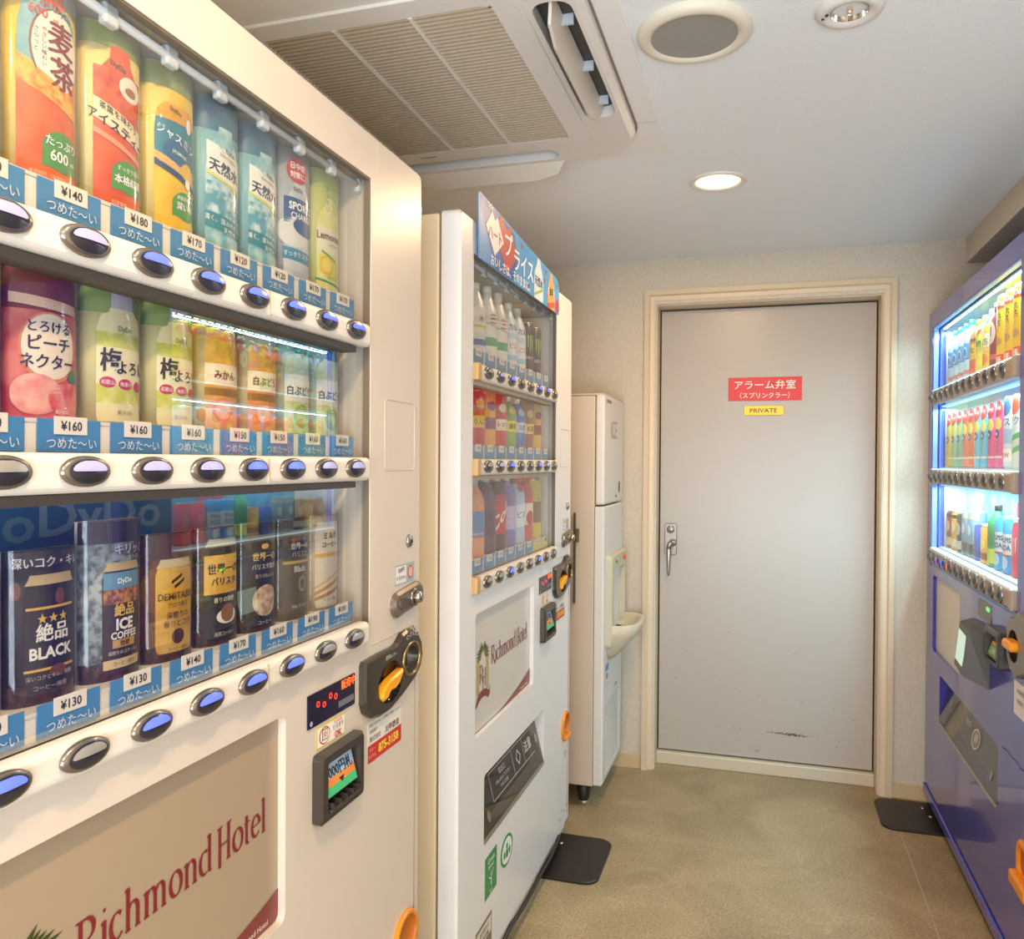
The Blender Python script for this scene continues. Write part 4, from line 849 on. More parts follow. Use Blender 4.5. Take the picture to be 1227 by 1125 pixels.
    draw(ow, flat_map(0, -.0006, 0), [('notice_lettering', 'txt', '#5a534c', 0, 'お問い合わせは、お気軽にお電話ください。', .932, .850, .0065, 0), ('notice_lettering', 'txt', '#5a534c', 0, '管理番号', .886, .839, .007, 0), ('notice_lettering', 'txt', '#3a3530', 0, '株式会社', .893, .826, .0105, .01), ('notice_lettering', 'txt', '#3a3530', 0, '川平商会', .960, .826, .0145, .02),
        ('notice_band', 'rect', '#c4302a', 0, .865, .998, .787, .817), ('notice_number', 'txt', '#f2d83a', 1, '875-3158', .945, .803, .021, .035), ('notice_number', 'txt', '#f2d8c8', 1, 'フリー', .881, .808, .008, 0), ('notice_number', 'txt', '#f2d8c8', 1, 'ダイヤル', .881, .797, .0075, 0)])
    # coin return cup
    OR = M('#e08a1e', .35)
    cup = MB().plate(ell(1.018, .410, .052, .050), [ell(1.018, .416, .040, .036)[::-1]], -.008, 0, OR, .003); cup.lathe([(1, -.0078), (.97, -.001), (0, -.001)], M('#b5651a', .4), 24, (1.018, 0, .416), ex=.040, ey=.036, axis='y', caps=False)
    cup.box(.985, 1.051, -.018, -.004, .372, .384, OR, .004); cup.build('coin_return_cup', vm)
    # delivery slot with smoked flap
    sl = MB(); sl.box(.170, .752, .16, .165, .36, .56, '#4b443c').box(.170, .752, .045, .16, .36, .366, '#5d554b').box(.170, .752, .045, .16, .555, .56, '#3d3731').box(.17, .18, .045, .16, .36, .56, '#3a342e').box(.742, .752, .045, .16, .36, .56, '#8a8072'); sl.build('delivery_chute', vm)
    MB().tube([(.185, .11, .40), (.737, .11, .40)], .012, M('#a98f70', .3, .8)).build('chute_roller', vm)
    fl_ = MB().box(.184, .738, -.0015, .0015, -.081, .062, SMOKE, .0008).box(.184, .738, -.003, .003, -.086, -.078, M('#8d8578', .3, .4), .001).build('delivery_flap', vm, (0, .020, .466), (rad(-14), 0, 0))
    WH = M('#c9c5bf', .5)
    draw(fl_, flat_map(.46, -.0016, 0), [('flap_print', 'quads', WH, 1, [[(-.17, .040), (.22, .040), (.22, .0385), (-.17, .0385)], [(-.17, -.030), (.22, -.030), (.22, -.0285), (-.17, -.0285)], [(-.17, -.030), (-.168, -.030), (-.168, .040), (-.17, .040)], [(.02, -.030), (.022, -.030), (.022, .040), (.02, .040)], [(.12, -.030), (.122, -.030), (.122, .040), (.12, .040)]]), ('flap_print', 'txt', WH, 1, '取出口', -.07, .022, .018, .01), ('flap_print', 'txt', WH, 1, '手を入れないでください', -.07, .002, .011, 0), ('flap_print', 'txt', WH, 1, 'やけどに注意', -.07, -.014, .011, 0), ('flap_print', 'txt', WH, 1, '◇', .07, .004, .045, 0), ('flap_print', 'txt', WH, 1, '注意', .165, .008, .035, .02), ('flap_print', 'ell', M('#9a9590', .3, .6), 1, -.22, -.045, .012, .014), ('flap_print', 'ell', M('#9a9590', .3, .6), 1, .25, .0, .012, .014)])
    # stickers near the floor
    gg = M('#2f8a4a', .4)
    s1 = MB().box(.190, .280, -.0008, 0, .236, .338, gg).build('green_sticker', vm)
    draw(s1, flat_map(.235, -.0008, .287), [('lettering', 'txt', '#e8efe6', 1, 'Green', 0, .036, .020, .01), ('lettering', 'txt', '#e8efe6', 1, 'Partner', 0, .020, .014, .01), ('lettering', 'txt', '#e8efe6', 1, 'ECO', 0, -.042, .012, .01), ('sticker_print', 'quads', '#e8efe6', 1, [[(-.003, -.03), (.003, -.03), (.001, .006), (-.001, .006)], [(-.001, -.012), (.020, .004), (.019, .007), (-.001, -.009)], [(.001, -.018), (-.020, -.004), (-.019, -.001), (.001, -.015)]])])
    s2 = MB().plate(ell(.365, .284, .052, .040, 32), [], -.0008, 0, gg).build('green_sticker', vm)
    draw(s2, flat_map(.365, -.0008, .284), [('sticker_print', 'ell', '#e6ebe4', 1, 0, 0, .043, .033), ('sticker_print', 'ell', '#2f8a4a', 2, 0, .012, .008, .007), ('sticker_print', 'rect', '#2f8a4a', 2, -.010, .010, -.018, .004), ('sticker_print', 'ell', '#2f8a4a', 2, -.022, -.006, .008, .010), ('sticker_print', 'ell', '#2f8a4a', 2, .022, -.006, .008, .010)])
    rp = MB().box(.125, .242, -.0010, 0, .085, .192, M('#9a8f7d', .35, .6)).build('rating_plate', vm)
    draw(rp, flat_map(.183, -.001, .14), [('plate_print', 'rect', '#d9d3c6', 1, -.052, .052, .006, .045), ('lettering', 'txt', '#4a443c', 2, '清涼飲料水', 0, .032, .014, 0), ('lettering', 'txt', '#4a443c', 2, '自動販売機', 0, .014, .014, 0), ('plate_print', 'rect', '#7f7566', 1, -.052, .052, -.045, -.002)])
    draw(vm, flat_map(1.02, -.0003, .125), [('scuff_marks', 'ell', '#5c544b', 0, -.07, -.005, .006, .003), ('scuff_marks', 'ell', '#8a8176', 0, -.04, .012, .010, .002), ('scuff_marks', 'ell', '#8a8176', 0, -.01, .0, .008, .003), ('scuff_marks', 'ell', '#6a6157', 0, .02, .010, .006, .002), ('scuff_marks', 'ell', '#9a9186', 0, -.055, -.018, .012, .002), ('scuff_marks', 'ell', '#9a9186', 0, .0, .195, .016, .004), ('scuff_marks', 'ell', '#aaa196', 0, .01, .180, .012, .004)])
    MB().tube([(.30+.1*k, -.004+.003*math.sin(k*2.1), .060+.006*math.sin(k*1.3)) for k in range(7)]+[(.93, -.004, .075)], .006, '#2e2a27', 6).build('power_cable', vm)
    for x in (.07, MWID-.22): MB().lathe([(.02, 0), (.022, .012), (.012, .014), (.012, .05)], M('#b9b4ac', .3, .8), 14, (x, .135, 0)).build('levelling_foot', vm)
    return vm
near_lit = ['hhLLLLLL', '-hhhLLhh', 'L-LLLL--']; far_lit = ['-hL--LL-', '-hL--Lh-', '--L--L--']
prices = [['170', '140', '180', '170', '120', '120', '170', '170'], ['160', '160', '160', '160', '150', '150', '160', '160'], ['130', '130', '130', '140', '170', '160', '190', '190']]
Y1, Y2 = .385, 1.680
vm1 = white_machine(Y1, 'cream white vending machine nearest the camera, showing bottles and coffee cans behind glass', near_lit, prices, True)
vm2 = white_machine(Y2, 'cream white vending machine with a blue banner on top, beside the ice dispenser', far_lit, prices, False)
# blue header board behind the lowest row of the near machine
hb = MB().box(.088, .50, .126, .1275, 1.10, 1.272, M('#2f86c0', .4, c2='#2372a8', noise=12)).build('header_card', vm1)
draw(hb, flat_map(0, .1258, 0), [('header_lettering', 'txt', '#6fa3c0', 1, 'DyDo', .225, 1.232, .058, .02, 0, 0, 1.35), ('header_lettering', 'txt', '#8fbad2', 1, 'DyDo', .42, 1.236, .058, .02, 0, 0, 1.35)])
hb = MB().box(.50, .84, .126, .1275, 1.10, 1.272, M('#5d8fae', .4)).build('header_card', vm1)
RZ = rad(90)
def world_white(Y0, lx, ly, z): return (-.635-ly, Y0+lx, z)
for ri, fn in enumerate((row1, row2, row3)):
    H, items = fn()
    for k, (nm, bg, top, desc, ops) in enumerate(items):
        h = H
        if ri == 2: h = .125 if k == 0 else (.172 if k == 2 else .150)
        if ri == 2 and k == 1: h = .149
        card_drink(world_white(Y1, BX0+k*PITCH_+.010, .057, ROWS[ri][1]-.0008), RZ, h, bg, top, desc, ['drink displays in the top row of the near white machine', 'drink displays in the middle row of the near white machine', 'drink displays in the bottom row of the near white machine'][ri], nm, ops)

# far white machine
def W2(k, ri): return world_white(Y2, BX0+k*PITCH_+.008, .058, ROWS[ri][1]-.0008)
GT, GM, GB = ['drinks in the %s row of the far white machine' % s for s in ('top', 'middle', 'bottom')]
FR2 = 'row, far white machine'
def bd(k, ri, h, c):   # printed board behind a bottle
    MB().box(BX0+k*PITCH_-.034, BX0+k*PITCH_+.050, .118, .120, ROWS[ri][1], ROWS[ri][1]+h, M(c, .5)).build('backing_card', vm2)
LB, BG = 'label', 'badge'
for k in range(8):
    z = .0
    if k in (0, 1):
        bd(k, 0, .19, '#8f9a9a')
        real_drink(W2(k, 0), RZ, 'point', .178, .036, '#d5d8d6', ('white bottle with blue and yellow bands, nearest, top ' if k == 0 else 'white bottle with yellow stripe on grey backing, top ')+FR2, GT,
            [(LB, 'rect', '#e7e3cf', 0, -.05, .05, .05, .10), (LB, 'rect', '#d8b53a' if k == 0 else '#c9c26a', 1, -.05, .05, .064, .070), (LB, 'rect', '#4a6f98', 1, -.05, .05, .02, .035), (BG, 'txt', '#5b6a72', 2, '水', 0, .085, .02, .01)])
    elif k in (2, 3):
        bd(k, 0, .196, '#4c9a66')
        real_drink(W2(k, 0), RZ, 'point', .186, .037, '#e0e0da', 'white bottle with green band, %s of two, top row, far white machine' % ('nearer' if k == 2 else 'farther'), GT,
            [(LB, 'rect', '#58a37a', 0, -.055, .055, .03, .052), (BG, 'txt', '#b9564a', 2, '三', 0, .10, .03, .03), (LB, 'rect', '#8fc0a0', 0, -.055, .055, .078, .082, -.2), (BG, 'ell', '#c8524a', 1, .022, .142, .008, .012)])
    elif k in (4, 5):
        bd(k, 0, .196, '#5d8fc4')
        real_drink(W2(k, 0), RZ, 'point', .178, .036, '#dbe1e6', 'white bottle with blue lettering, %s of two, top row, far white machine' % ('nearer' if k == 4 else 'farther'), GT,
            [(LB, 'rect', '#9fc3de', 0, -.055, .055, .015, .03), (LB, 'rect', '#b9d2e2', 0, -.055, .055, .075, .09), (BG, 'txt', '#3a5f9a', 2, 'カル', 0, .108, .022, .03), (BG, 'txt', '#c8645a', 2, 'ピス', 0, .055, .018, .02)])
    else:
        t = real_drink(W2(k, 0), RZ, 'slim', .150, .034, '#26292a', 'black can with green claw mark, %s of two, top row, far white machine' % ('nearer' if k == 6 else 'farther'), GT,
            [('claw_logo', 'quads', '#8fc63a', 1, [[(-.014, .112), (-.008, .113), (-.009, .078), (-.012, .070)], [(-.003, .113), (.003, .113), (.002, .066), (-.001, .060)], [(.008, .113), (.014, .112), (.012, .074), (.009, .070)]]), ('lettering', 'txt', '#c9ccca', 1, 'ENERGY', 0, .045, .011, .01)])
        bd(k, 0, .17, '#5a6a5c')
mid = [('can', '#c98a92', '#d8b0b4', 'pale pink bottle can nearest, middle '+FR2, .14), ('can', '#c4303a', '#e8b83a', 'red and yellow can display under a red header, middle '+FR2, .15),
       ('slim', '#e2a24a', '#8a4a7a', 'orange and purple can display, middle '+FR2, .15), ('can', '#c83a34', '#efe0c0', 'bright red fruit can, middle '+FR2, .15),
       ('pet', '#7fa850', '#e3d84a', 'green tea bottle with yellow label, middle '+FR2, .148), ('pet', '#4f74b8', '#c3d3e8', 'blue sports bottle with pale label, middle '+FR2, .148),
       ('can', '#a06a4a', '#e8c86a', 'brown and gold can, middle '+FR2, .146), ('can', '#d9b03a', '#8a2e34', 'yellow can with maroon stripe, farthest, middle '+FR2, .146)]
for k, (sh, c, c2, d, h) in enumerate(mid):
    real_drink(W2(k, 1), RZ, sh, h-.004, .036, c, d, GM, [(LB, 'rect', c2, 0, -.05, .05, .045, .075), (LB, 'ell', c2, 1, .0, .105, .018, .012), (BG, 'txt', '#3a2a2a', 2, ['桃', 'りんご', 'ぶどう', 'トマト', '緑茶', 'スポ', '紅茶', 'コク'][k], 0, .060, .017, .015)])
    if k in (1, 2, 3): bd(k, 1, .158, '#a8343a')
low = [('canbottle', '#e07a48', '#f0e0d0', '#d8d4cc', 'orange bottle nearest, bottom '+FR2, .19), ('pet', '#e8a070', '#5f86b8', '#c9d4dc', 'peach coloured bottle with blue top, bottom '+FR2, .20),
       ('pet', '#6a3a56', '#4c2c44', '#e6e6ea', 'dark purple grape soda bottle with white cap, bottom '+FR2, .205), ('pet', '#5a2420', '#c42a28', '#dcdcd4', 'red labelled cola bottle with white script, bottom '+FR2, .205),
       ('pet', '#8a7ab8', '#c8b8d8', '#dfe0ea', 'violet bottle with pale cap, bottom '+FR2, .205), ('canbottle', '#bcd4e6', '#e8eef2', '#b8433c', 'light blue and white bottle with red round badge, bottom '+FR2, .205),
       ('canbottle', '#d85448', '#f0dcd0', '#c83a34', 'red strawberry milk bottle, bottom '+FR2, .20), ('can', '#d9c83a', '#7a5a3a', '#d9c83a', 'bright yellow tall can farthest, bottom '+FR2, .185)]
for k, (sh, c, c2, cap, d, h) in enumerate(low):
    ops = [(LB, 'rect', c2, 0, -.055, .055, .05, .115), (BG, 'ell', c, 1, 0, .035, .016, .012)]
    if k == 3: ops = [(LB, 'rect', '#c42a28', 0, -.055, .055, .045, .15), ('lettering', 'txt', '#f3ece4', 2, 'Cola', .0, .098, .050, .018, 0, .9, .9)]
    if k == 5: ops += [(BG, 'ell', '#c8433c', 2, 0, .165, .019, .014), (BG, 'txt', '#4a7ab0', 2, 'ピス', 0, .085, .022, .02)]
    if k == 6: ops += [(BG, 'ell', '#b82a2c', 2, 0, .07, .018, .022)]
    if k == 7: ops += [(BG, 'txt', '#3a5a2a', 2, 'コーン', 0, .10, .020, .02, 1)]
    real_drink(W2(k, 2), RZ, sh, h, .036, c, d, GB, ops, cap=cap)
    if k < 5: bd(k, 2, .20, '#6b86b0')
# banner on the far machine
bn = thing('banner', 'blue acrylic banner with red and white diamonds standing on the far white machine', 'banner', (-.628, Y2, 1.765), RZ)
BP = [(.095, 0), (.858, 0), (.858, .070), (.850, .095), (.825, .108), (.10, .152), (.090, .148)]
MB().plate(BP, [], -.0025, .0, M('#4c9edc', .35)).build('banner_board', bn)
FB = flat_map(0, -.0025, 0)
def star(cx, cz, r): return [(cx, cz-r), (cx+r*.9, cz+r*.3), (cx+r*.4, cz+r*.8), (cx, cz+r*.4), (cx-r*.4, cz+r*.8), (cx-r*.9, cz+r*.3)]
draw(bn, FB, [('board_print', 'poly', '#1c5fb0', 0, [(.096, .020), (.17, .002), (.36, .002), (.395, .06), (.37, .125), (.24, .140), (.10, .149)]), ('board_print', 'poly', '#3a8acb', 1, [(.096, .001), (.21, .001), (.14, .08), (.098, .12)]),
    ('board_print', 'poly', '#c0403f', 2, [(.20, .085), (.255, .142), (.30, .118), (.33, .135), (.395, .070), (.31, .012)]), ('board_print', 'poly', '#efeae6', 3, [(.140, .088), (.185, .132), (.205, .115), (.225, .128), (.275, .078), (.205, .030)]),
    ('heart_lettering', 'txt', '#b8302c', 5, 'ハート', .207, .080, .036, .03), ('board_lettering', 'txt', '#ffffff', 5, 'プ', .318, .082, .070, .03), ('board_lettering', 'txt', '#ffffff', 5, 'ライス', .455, .062, .066, .03),
    ('slogan_lettering', 'txt', '#ffffff', 5, 'おいしさは、そのままに。', .345, .017, .030, .02), ('maker_lettering', 'txt', '#ffffff', 5, 'DyDo', .17, .140, .016, .02),
    ('board_print', 'sil', '#cfe2ee', 2, [(.0, .048), (.05, .052), (.075, .045), (.10, .022), (.118, .014)], .61), ('board_print', 'rect', '#8fb83a', 3, .566, .655, .020, .028, .3), ('water_lettering', 'txt', '#3a5f9a', 5, '天然水', .61, .052, .030, .03),
    ('board_print', 'sil', '#e0a05a', 2, [(.0, .040), (.04, .044), (.07, .036), (.09, .02), (.108, .014)], .755), ('board_print', 'rect', '#c2502a', 3, .715, .795, .004, .020, .2), ('board_print', 'rect', '#efe0cc', 3, .72, .79, .042, .062), ('coffee_lettering', 'txt', '#4a2e20', 5, '珈琲', .755, .052, .026, .03),
    ('board_print', 'poly', '#d8302c', 3, [(.815, .004), (.852, .004), (.850, .030), (.838, .046), (.822, .044), (.812, .030)])] +
    [('board_print', 'poly', '#c8403f', 3, star(x, z, .010)) for x, z in ((.44, .112), (.51, .018), (.672, .070), (.695, .100), (.83, .085))])

# ------------------------------------------------------------------ blue vending machine
BY0 = 3.475; BW = 1.40
bv = thing('vending_machine', 'tall violet blue vending machine with brightly lit shelves, opposite the white machines', 'vending machine', (.600, BY0, 0), rad(-90))
BL = M('#3539a0', .18, coat=.6, bump=(9, .03)); BLD = M('#34388a', .3)
bx0, bx1, bz0, bz1 = .072, 1.175, .925, 1.812
holes = [rrect(bx0, bx1, bz0, bz1, .006)[::-1], rrect(.125, .560, .618, .893, .018)[::-1], rrect(.262, 1.020, .385, .556, .012)[::-1]]
MB().plate(rrect(0, BW, .085, 1.876, .012), holes, 0, .045, BL, .006).build('door', bv)
cab = MB(); cab.box(.004, BW-.004, .50, .76, .05, 1.868, BLD, .004)
for a, b in ((.004, .024), (BW-.024, BW-.004)): cab.box(a, b, .05, .505, .05, 1.868, BLD, .004)
cab.box(.02, BW-.02, .05, .505, 1.85, 1.868, BLD).box(.02, BW-.02, .05, .505, .05, .07, BLD); cab.build('cabinet', bv)
kr = MB(); kr.plate(rrect(0, BW, .045, .082, .004), [], -.006, .03, BL, .004); kr.build('kick_rail', bv)
MB().box(.02, BW-.02, .16, .72, .004, .052, '#26242c').build('base', bv)
lin_ = MB(); LW = M('#dff1f8', .5); LBK = M('#bfe6f5', .5)
lin_.box(bx0-.02, bx1+.02, .120, .125, bz0-.03, bz1+.02, LBK)
lin_.box(bx0-.006, bx0-.001, .040, .122, bz0-.02, bz1+.01, LW).box(bx1+.001, bx1+.006, .040, .122, bz0-.02, bz1+.01, LW)
lin_.box(bx0-.006, bx1+.006, .040, .122, bz1+.001, bz1+.006, LW).box(bx0-.006, bx1+.006, .040, .122, bz0-.006, bz0-.001, LW)
lin_.build('window_lining', bv)
MB().add([(bx0-.003, .021, bz0+.002), (bx1+.003, .021, bz0+.002), (bx1+.003, .021, bz1-.002), (bx0-.003, .021, bz1-.002)], [[0, 1, 2, 3]], glass_mat('clear_pane', .04, (.99, 1, 1))).build('window_glass', bv)
MB().plate(rrect(bx0-.001, bx1+.001, bz0-.001, bz1+.001, .005), [rrect(bx0+.006, bx1-.006, bz0+.006, bz1-.006, .004)[::-1]], .003, .018, M('#8fb4e8', .3)).build('window_gasket', bv)
for x in (bx0+.01, bx1-.01): MB().box(x-.004, x+.004, .024, .03, bz0+.01, bz1-.01, M('#3a5cff', .4, 0, .8)).build('edge_light', bv)
BR = [(1.545, 1.583), (1.255, 1.290), (.962, .996)]
LEDM = M('#dff6ff', .4, 0, 9)
MB().box(bx0+.01, bx1-.01, .026, .046, bz1-.010, bz1-.002, M('#4a8ab8', .4)).build('led_bar', bv)
ledm = MB().box(-.012, .012, -.002, .006, -.004, 0, LEDM, .0015).mesh('led_cell')
for k in range(26): link('led_cell', ledm, bv, (bx0+.035+k*.041, .032, bz1-.010))
LB_, BTN = M('#9a8878', .35), None
bb = MB(); bb.lathe([(1, 0), (1, -.004), (.8, -.006), (.72, -.003)], M('#8d8a88', .2, .9), 22, ex=.022, ey=.022, axis='y', caps=False); bb.lathe([(.74, -.004), (.4, -.0095), (0, -.011)], M('#75808c', .08, .95), 22, ex=.022, ey=.022, axis='y', caps=False)
bbm = bb.mesh('selection_button')
glow = {2: '#a040e0', 3: '#4050ff', 4: '#e04a3a'}
for ri, (bz, sz) in enumerate(BR):
    MB().box(bx0+.004, bx1-.02, .026, .118, sz-.006, sz-.001, M('#d5e8ee', .4)).build('shelf', bv)
    MB().box(bx0+.004, bx1-.012, -.010, .018, bz-.026, bz+.026, LB_, .010, 4).build('button_rail', bv)
    MB().box(bx1-.035, bx1-.010, -.012, .016, bz-.028, bz+.028, M('#a89484', .35), .006).build('rail_end', bv)
    MB().box(bx0+.01, bx1-.02, -.002, .018, bz+.026, bz+.029, M('#cfeefb', .4, 0, 1.2)).build('rail_light', bv)
    for k in range(12):
        b = link('selection_button', bbm, bv, (.112+k*.0865, -.0095, bz))
        if ri == 2 and k in glow: MB().lathe([(0, -.0118), (.010, -.0112)], M(glow[k], .3, 0, 1.2), 14, axis='y', caps=False).build('button_lamp', b)
    top = bz1-.014 if ri == 0 else BR[ri-1][0]-.034
    if ri: MB().box(bx0+.02, bx1-.03, .028, .050, top, top+.006, M('#8fdcff', .4, 0, 1.2)).build('shelf_light', bv)
    for (aa, bb_) in ((bx0+.02, bx1-.03),):
        o = area('shelf_lamp', (.600+.045, BY0-(aa+bb_)/2, top-.004), (0, 0, rad(90)), bb_-aa, .02, LED_POWER, (.52, .86, 1))
# header cards at the back of each shelf
MB().box(.33, 1.12, .112, .114, BR[1][1], BR[1][1]+.21, M('#56b4dc', .5)).build('header_card', bv)
MB().box(.33, 1.12, .112, .114, BR[2][1], BR[2][1]+.215, M('#5cb8e0', .5, c2='#9fdcf0', noise=18)).build('header_card', bv)
def WB(k, ri): return (.600+.070, BY0-(.122+k*.0835), BR[ri][1]-.0008)
RB = rad(-90)
BT, BMd, BLw = ['drinks in the %s row of the blue machine' % s for s in ('top', 'middle', 'bottom')]
RC = 'row, blue machine'
def rb(k, ri, shape, h, c, desc, ops, cap='#e8e6e2', r=.037, e=.75):
    real_drink(WB(k, ri), RB, shape, h, r, c, desc, (BT, BMd, BLw)[ri], ops, cap=cap, e=e, du=0.006)
nth = ['nearest the door', 'second from the door', 'third from the door', 'fourth from the door']
for k in range(4):
    rb(k, 0, 'pet', .205, '#bfe0ea', 'water bottle with blue label, %s, top %s' % (nth[k], RC), [(LB, 'rect', '#2f9ad8', 0, -.056, .056, .07, .125), (LB, 'ell', '#dff2f8', 1, .0, .095, .016, .02), (LB, 'ell', '#2f7fc8', 2, .003, .093, .010, .013), (BG, 'rect', '#d87a6a', 1, -.03, .03, .022, .035)], cap='#2fae8e')
rb(4, 0, 'pet', .19, '#e86a3a', 'orange bottle with yellow label and dark top, top '+RC, [(LB, 'rect', '#f0c23a', 0, -.056, .056, .06, .11), (BG, 'ell', '#e04a2a', 1, 0, .04, .018, .018), (BG, 'txt', '#2a2622', 2, 'なな', 0, .09, .022, .02), (LB, 'rect', '#3a5a3a', 0, -.056, .056, .118, .128)], cap='#d8c84a')
rb(5, 0, 'pet', .19, '#c9dc4a', 'lime green bottle under a red round badge, top '+RC, [(BG, 'ell', '#dc3a34', 2, 0, .15, .024, .022), (BG, 'txt', '#ffffff', 3, '新発売', 0, .15, .014, .01), (LB, 'rect', '#f0e23a', 0, -.056, .056, .03, .075), (BG, 'txt', '#3a6a3a', 2, '檸檬', 0, .10, .022, .02)], cap='#d8e06a')
rb(6, 0, 'pet', .195, '#f0c24a', 'golden yellow bottle under a blue round badge, top '+RC, [(BG, 'ell', '#2f9ad0', 2, 0, .165, .022, .020), (LB, 'rect', '#f4ead0', 0, -.056, .056, .07, .12), (BG, 'txt', '#2a4a7a', 2, 'はち', 0, .095, .024, .02), (BG, 'ell', '#e8743a', 1, 0, .04, .02, .018)], cap='#f0e6c8')
rb(7, 0, 'canbottle', .20, '#8e2c38', 'maroon bottle can with pale oval label, top '+RC, [(LB, 'ell', '#efe4dc', 0, 0, .11, .022, .034), (BG, 'txt', '#8e2c38', 2, 'I', 0, .115, .04, .02), (BG, 'rect', '#d86a5a', 1, -.03, .03, .03, .045)], cap='#6a3a44')
for k in (8, 9, 10, 11):
    rb(k, 0, 'can', .205, '#f2c81e', 'yellow barley tea pack, %s, top %s' % (['next to the maroon bottle', 'second after the maroon bottle', 'third after the maroon bottle', 'at the camera end'][k-8], RC),
        [(LB, 'rect', '#e8542c', 0, -.056, .056, .165, .198), (LB, 'rect', '#e8542c', 0, -.056, .056, .006, .035), (BG, 'txt', '#ffffff', 2, 'DyDo', 0, .182, .022, .02), (BG, 'txt', '#33281c', 2, '六条', .006, .135, .022, .02, 1), (BG, 'ell', '#c99a5a', 1, 0, .072, .020, .012), (BG, 'txt', '#ffffff', 2, '麦茶', 0, .020, .018, .02)], r=.039)
mid = [('#e8c81e', 'yellow soda can nearest the door, middle '), ('#9fd0a0', 'pale green soda can, middle '), ('#6fb88a', 'green and orange soda can, middle '), ('#ec6a2a', 'orange soda can, nearer the door of two, middle '), ('#ec6a2a', 'orange soda can, farther from the door of two, middle '), ('#3fb8dc', 'sky blue soda can, nearer the door of two, middle '), ('#3fb8dc', 'sky blue soda can, farther from the door of two, middle '), ('#e85a94', 'pink soda can, nearer the door of two, middle '), ('#e85a94', 'pink soda can, farther from the door of two, middle ')]
for k, (c, d) in enumerate(mid):
    rb(k, 1, 'can', .185, c, d+RC, [(BG, 'ell', '#d8383a', 2, 0, .172, .026, .024), (BG, 'txt', '#f6d8d0', 3, '新発売', 0, .172, .013, .01), (LB, 'ell', '#e9e060', 0, .004, .128, .018, .020), (BG, 'ell', '#2f3f8a', 1, 0, .100, .013, .014), (BG, 'txt', '#ffffff', 3, 'M', 0, .100, .013, .03), (BG, 'txt', '#3a3a5a', 2, 'ソーダ', 0, .062, .013, .02, 1), (BG, 'rect', '#f4e8dc', 2, -.026, .026, .030, .036)], r=.0385)
rb(9, 1, 'can', .20, '#dcebf2', 'white and pale blue drink with a blue round badge, middle '+RC, [(BG, 'ell', '#4a7ac0', 2, 0, .172, .026, .026), (LB, 'rect', '#9fd0ea', 0, -.056, .056, .07, .11), (BG, 'txt', '#2a4a8a', 2, 'ピス', 0, .13, .026, .02), (LB, 'rect', '#ffffff', 1, -.03, .03, .02, .055), (BG, 'txt', '#c8423a', 2, 'NEW', 0, .038, .018, .02)], r=.0385)
rb(10, 1, 'can', .20, '#e4efe4', 'white and green drink with an orange round badge, middle '+RC, [(BG, 'ell', '#e8643a', 2, 0, .172, .026, .026), (LB, 'rect', '#4fb86a', 0, -.056, .056, .04, .055, .3), (LB, 'rect', '#4fb86a', 0, -.056, .056, .075, .090, .3), (BG, 'txt', '#3a6aa0', 2, 'アク', 0, .13, .026, .02)], r=.0385)
rb(11, 1, 'can', .20, '#f0f0ee', 'white can at the camera end of the middle '+RC, [(LB, 'rect', '#c8d8e4', 0, -.056, .056, .06, .12)], r=.0385)
lowb = [('slim', .135, '#8e3a2c', '#e8c87a', 'dark red coffee can nearest the door, bottom '), ('slim', .135, '#e8a42a', '#f4e4b0', 'amber coffee can, bottom '), ('slim', .135, '#2e2a28', '#cfc8c0', 'black and white striped coffee can, bottom '),
        ('can', .150, '#7f9fb4', '#4f4a48', 'grey blue coffee can with brown base, nearer the door of two, bottom '), ('can', .150, '#7f9fb4', '#4f4a48', 'grey blue coffee can with brown base, farther from the door, bottom '),
        ('slim', .115, '#2f54b8', '#1f3a8a', 'short deep blue can, bottom '), ('slim', .115, '#e8a83a', '#8a4a1e', 'short yellow and brown corn soup can, bottom '), ('pet', .185, '#3f9a5a', '#c8d84a', 'dark necked green soda bottle, bottom '),
        ('can', .155, '#3f9fe0', '#e9f3fa', 'white and blue soda can with red header, nearer the door, bottom '), ('can', .155, '#3f9fe0', '#e9f3fa', 'white and blue soda can with red header, farther from the door, bottom '), ('slim', .150, '#e0384a', '#f08a94', 'red energy drink can with claw mark, bottom '), ('slim', .150, '#e0384a', '#f08a94', 'red energy drink can at the camera end of the bottom ')]
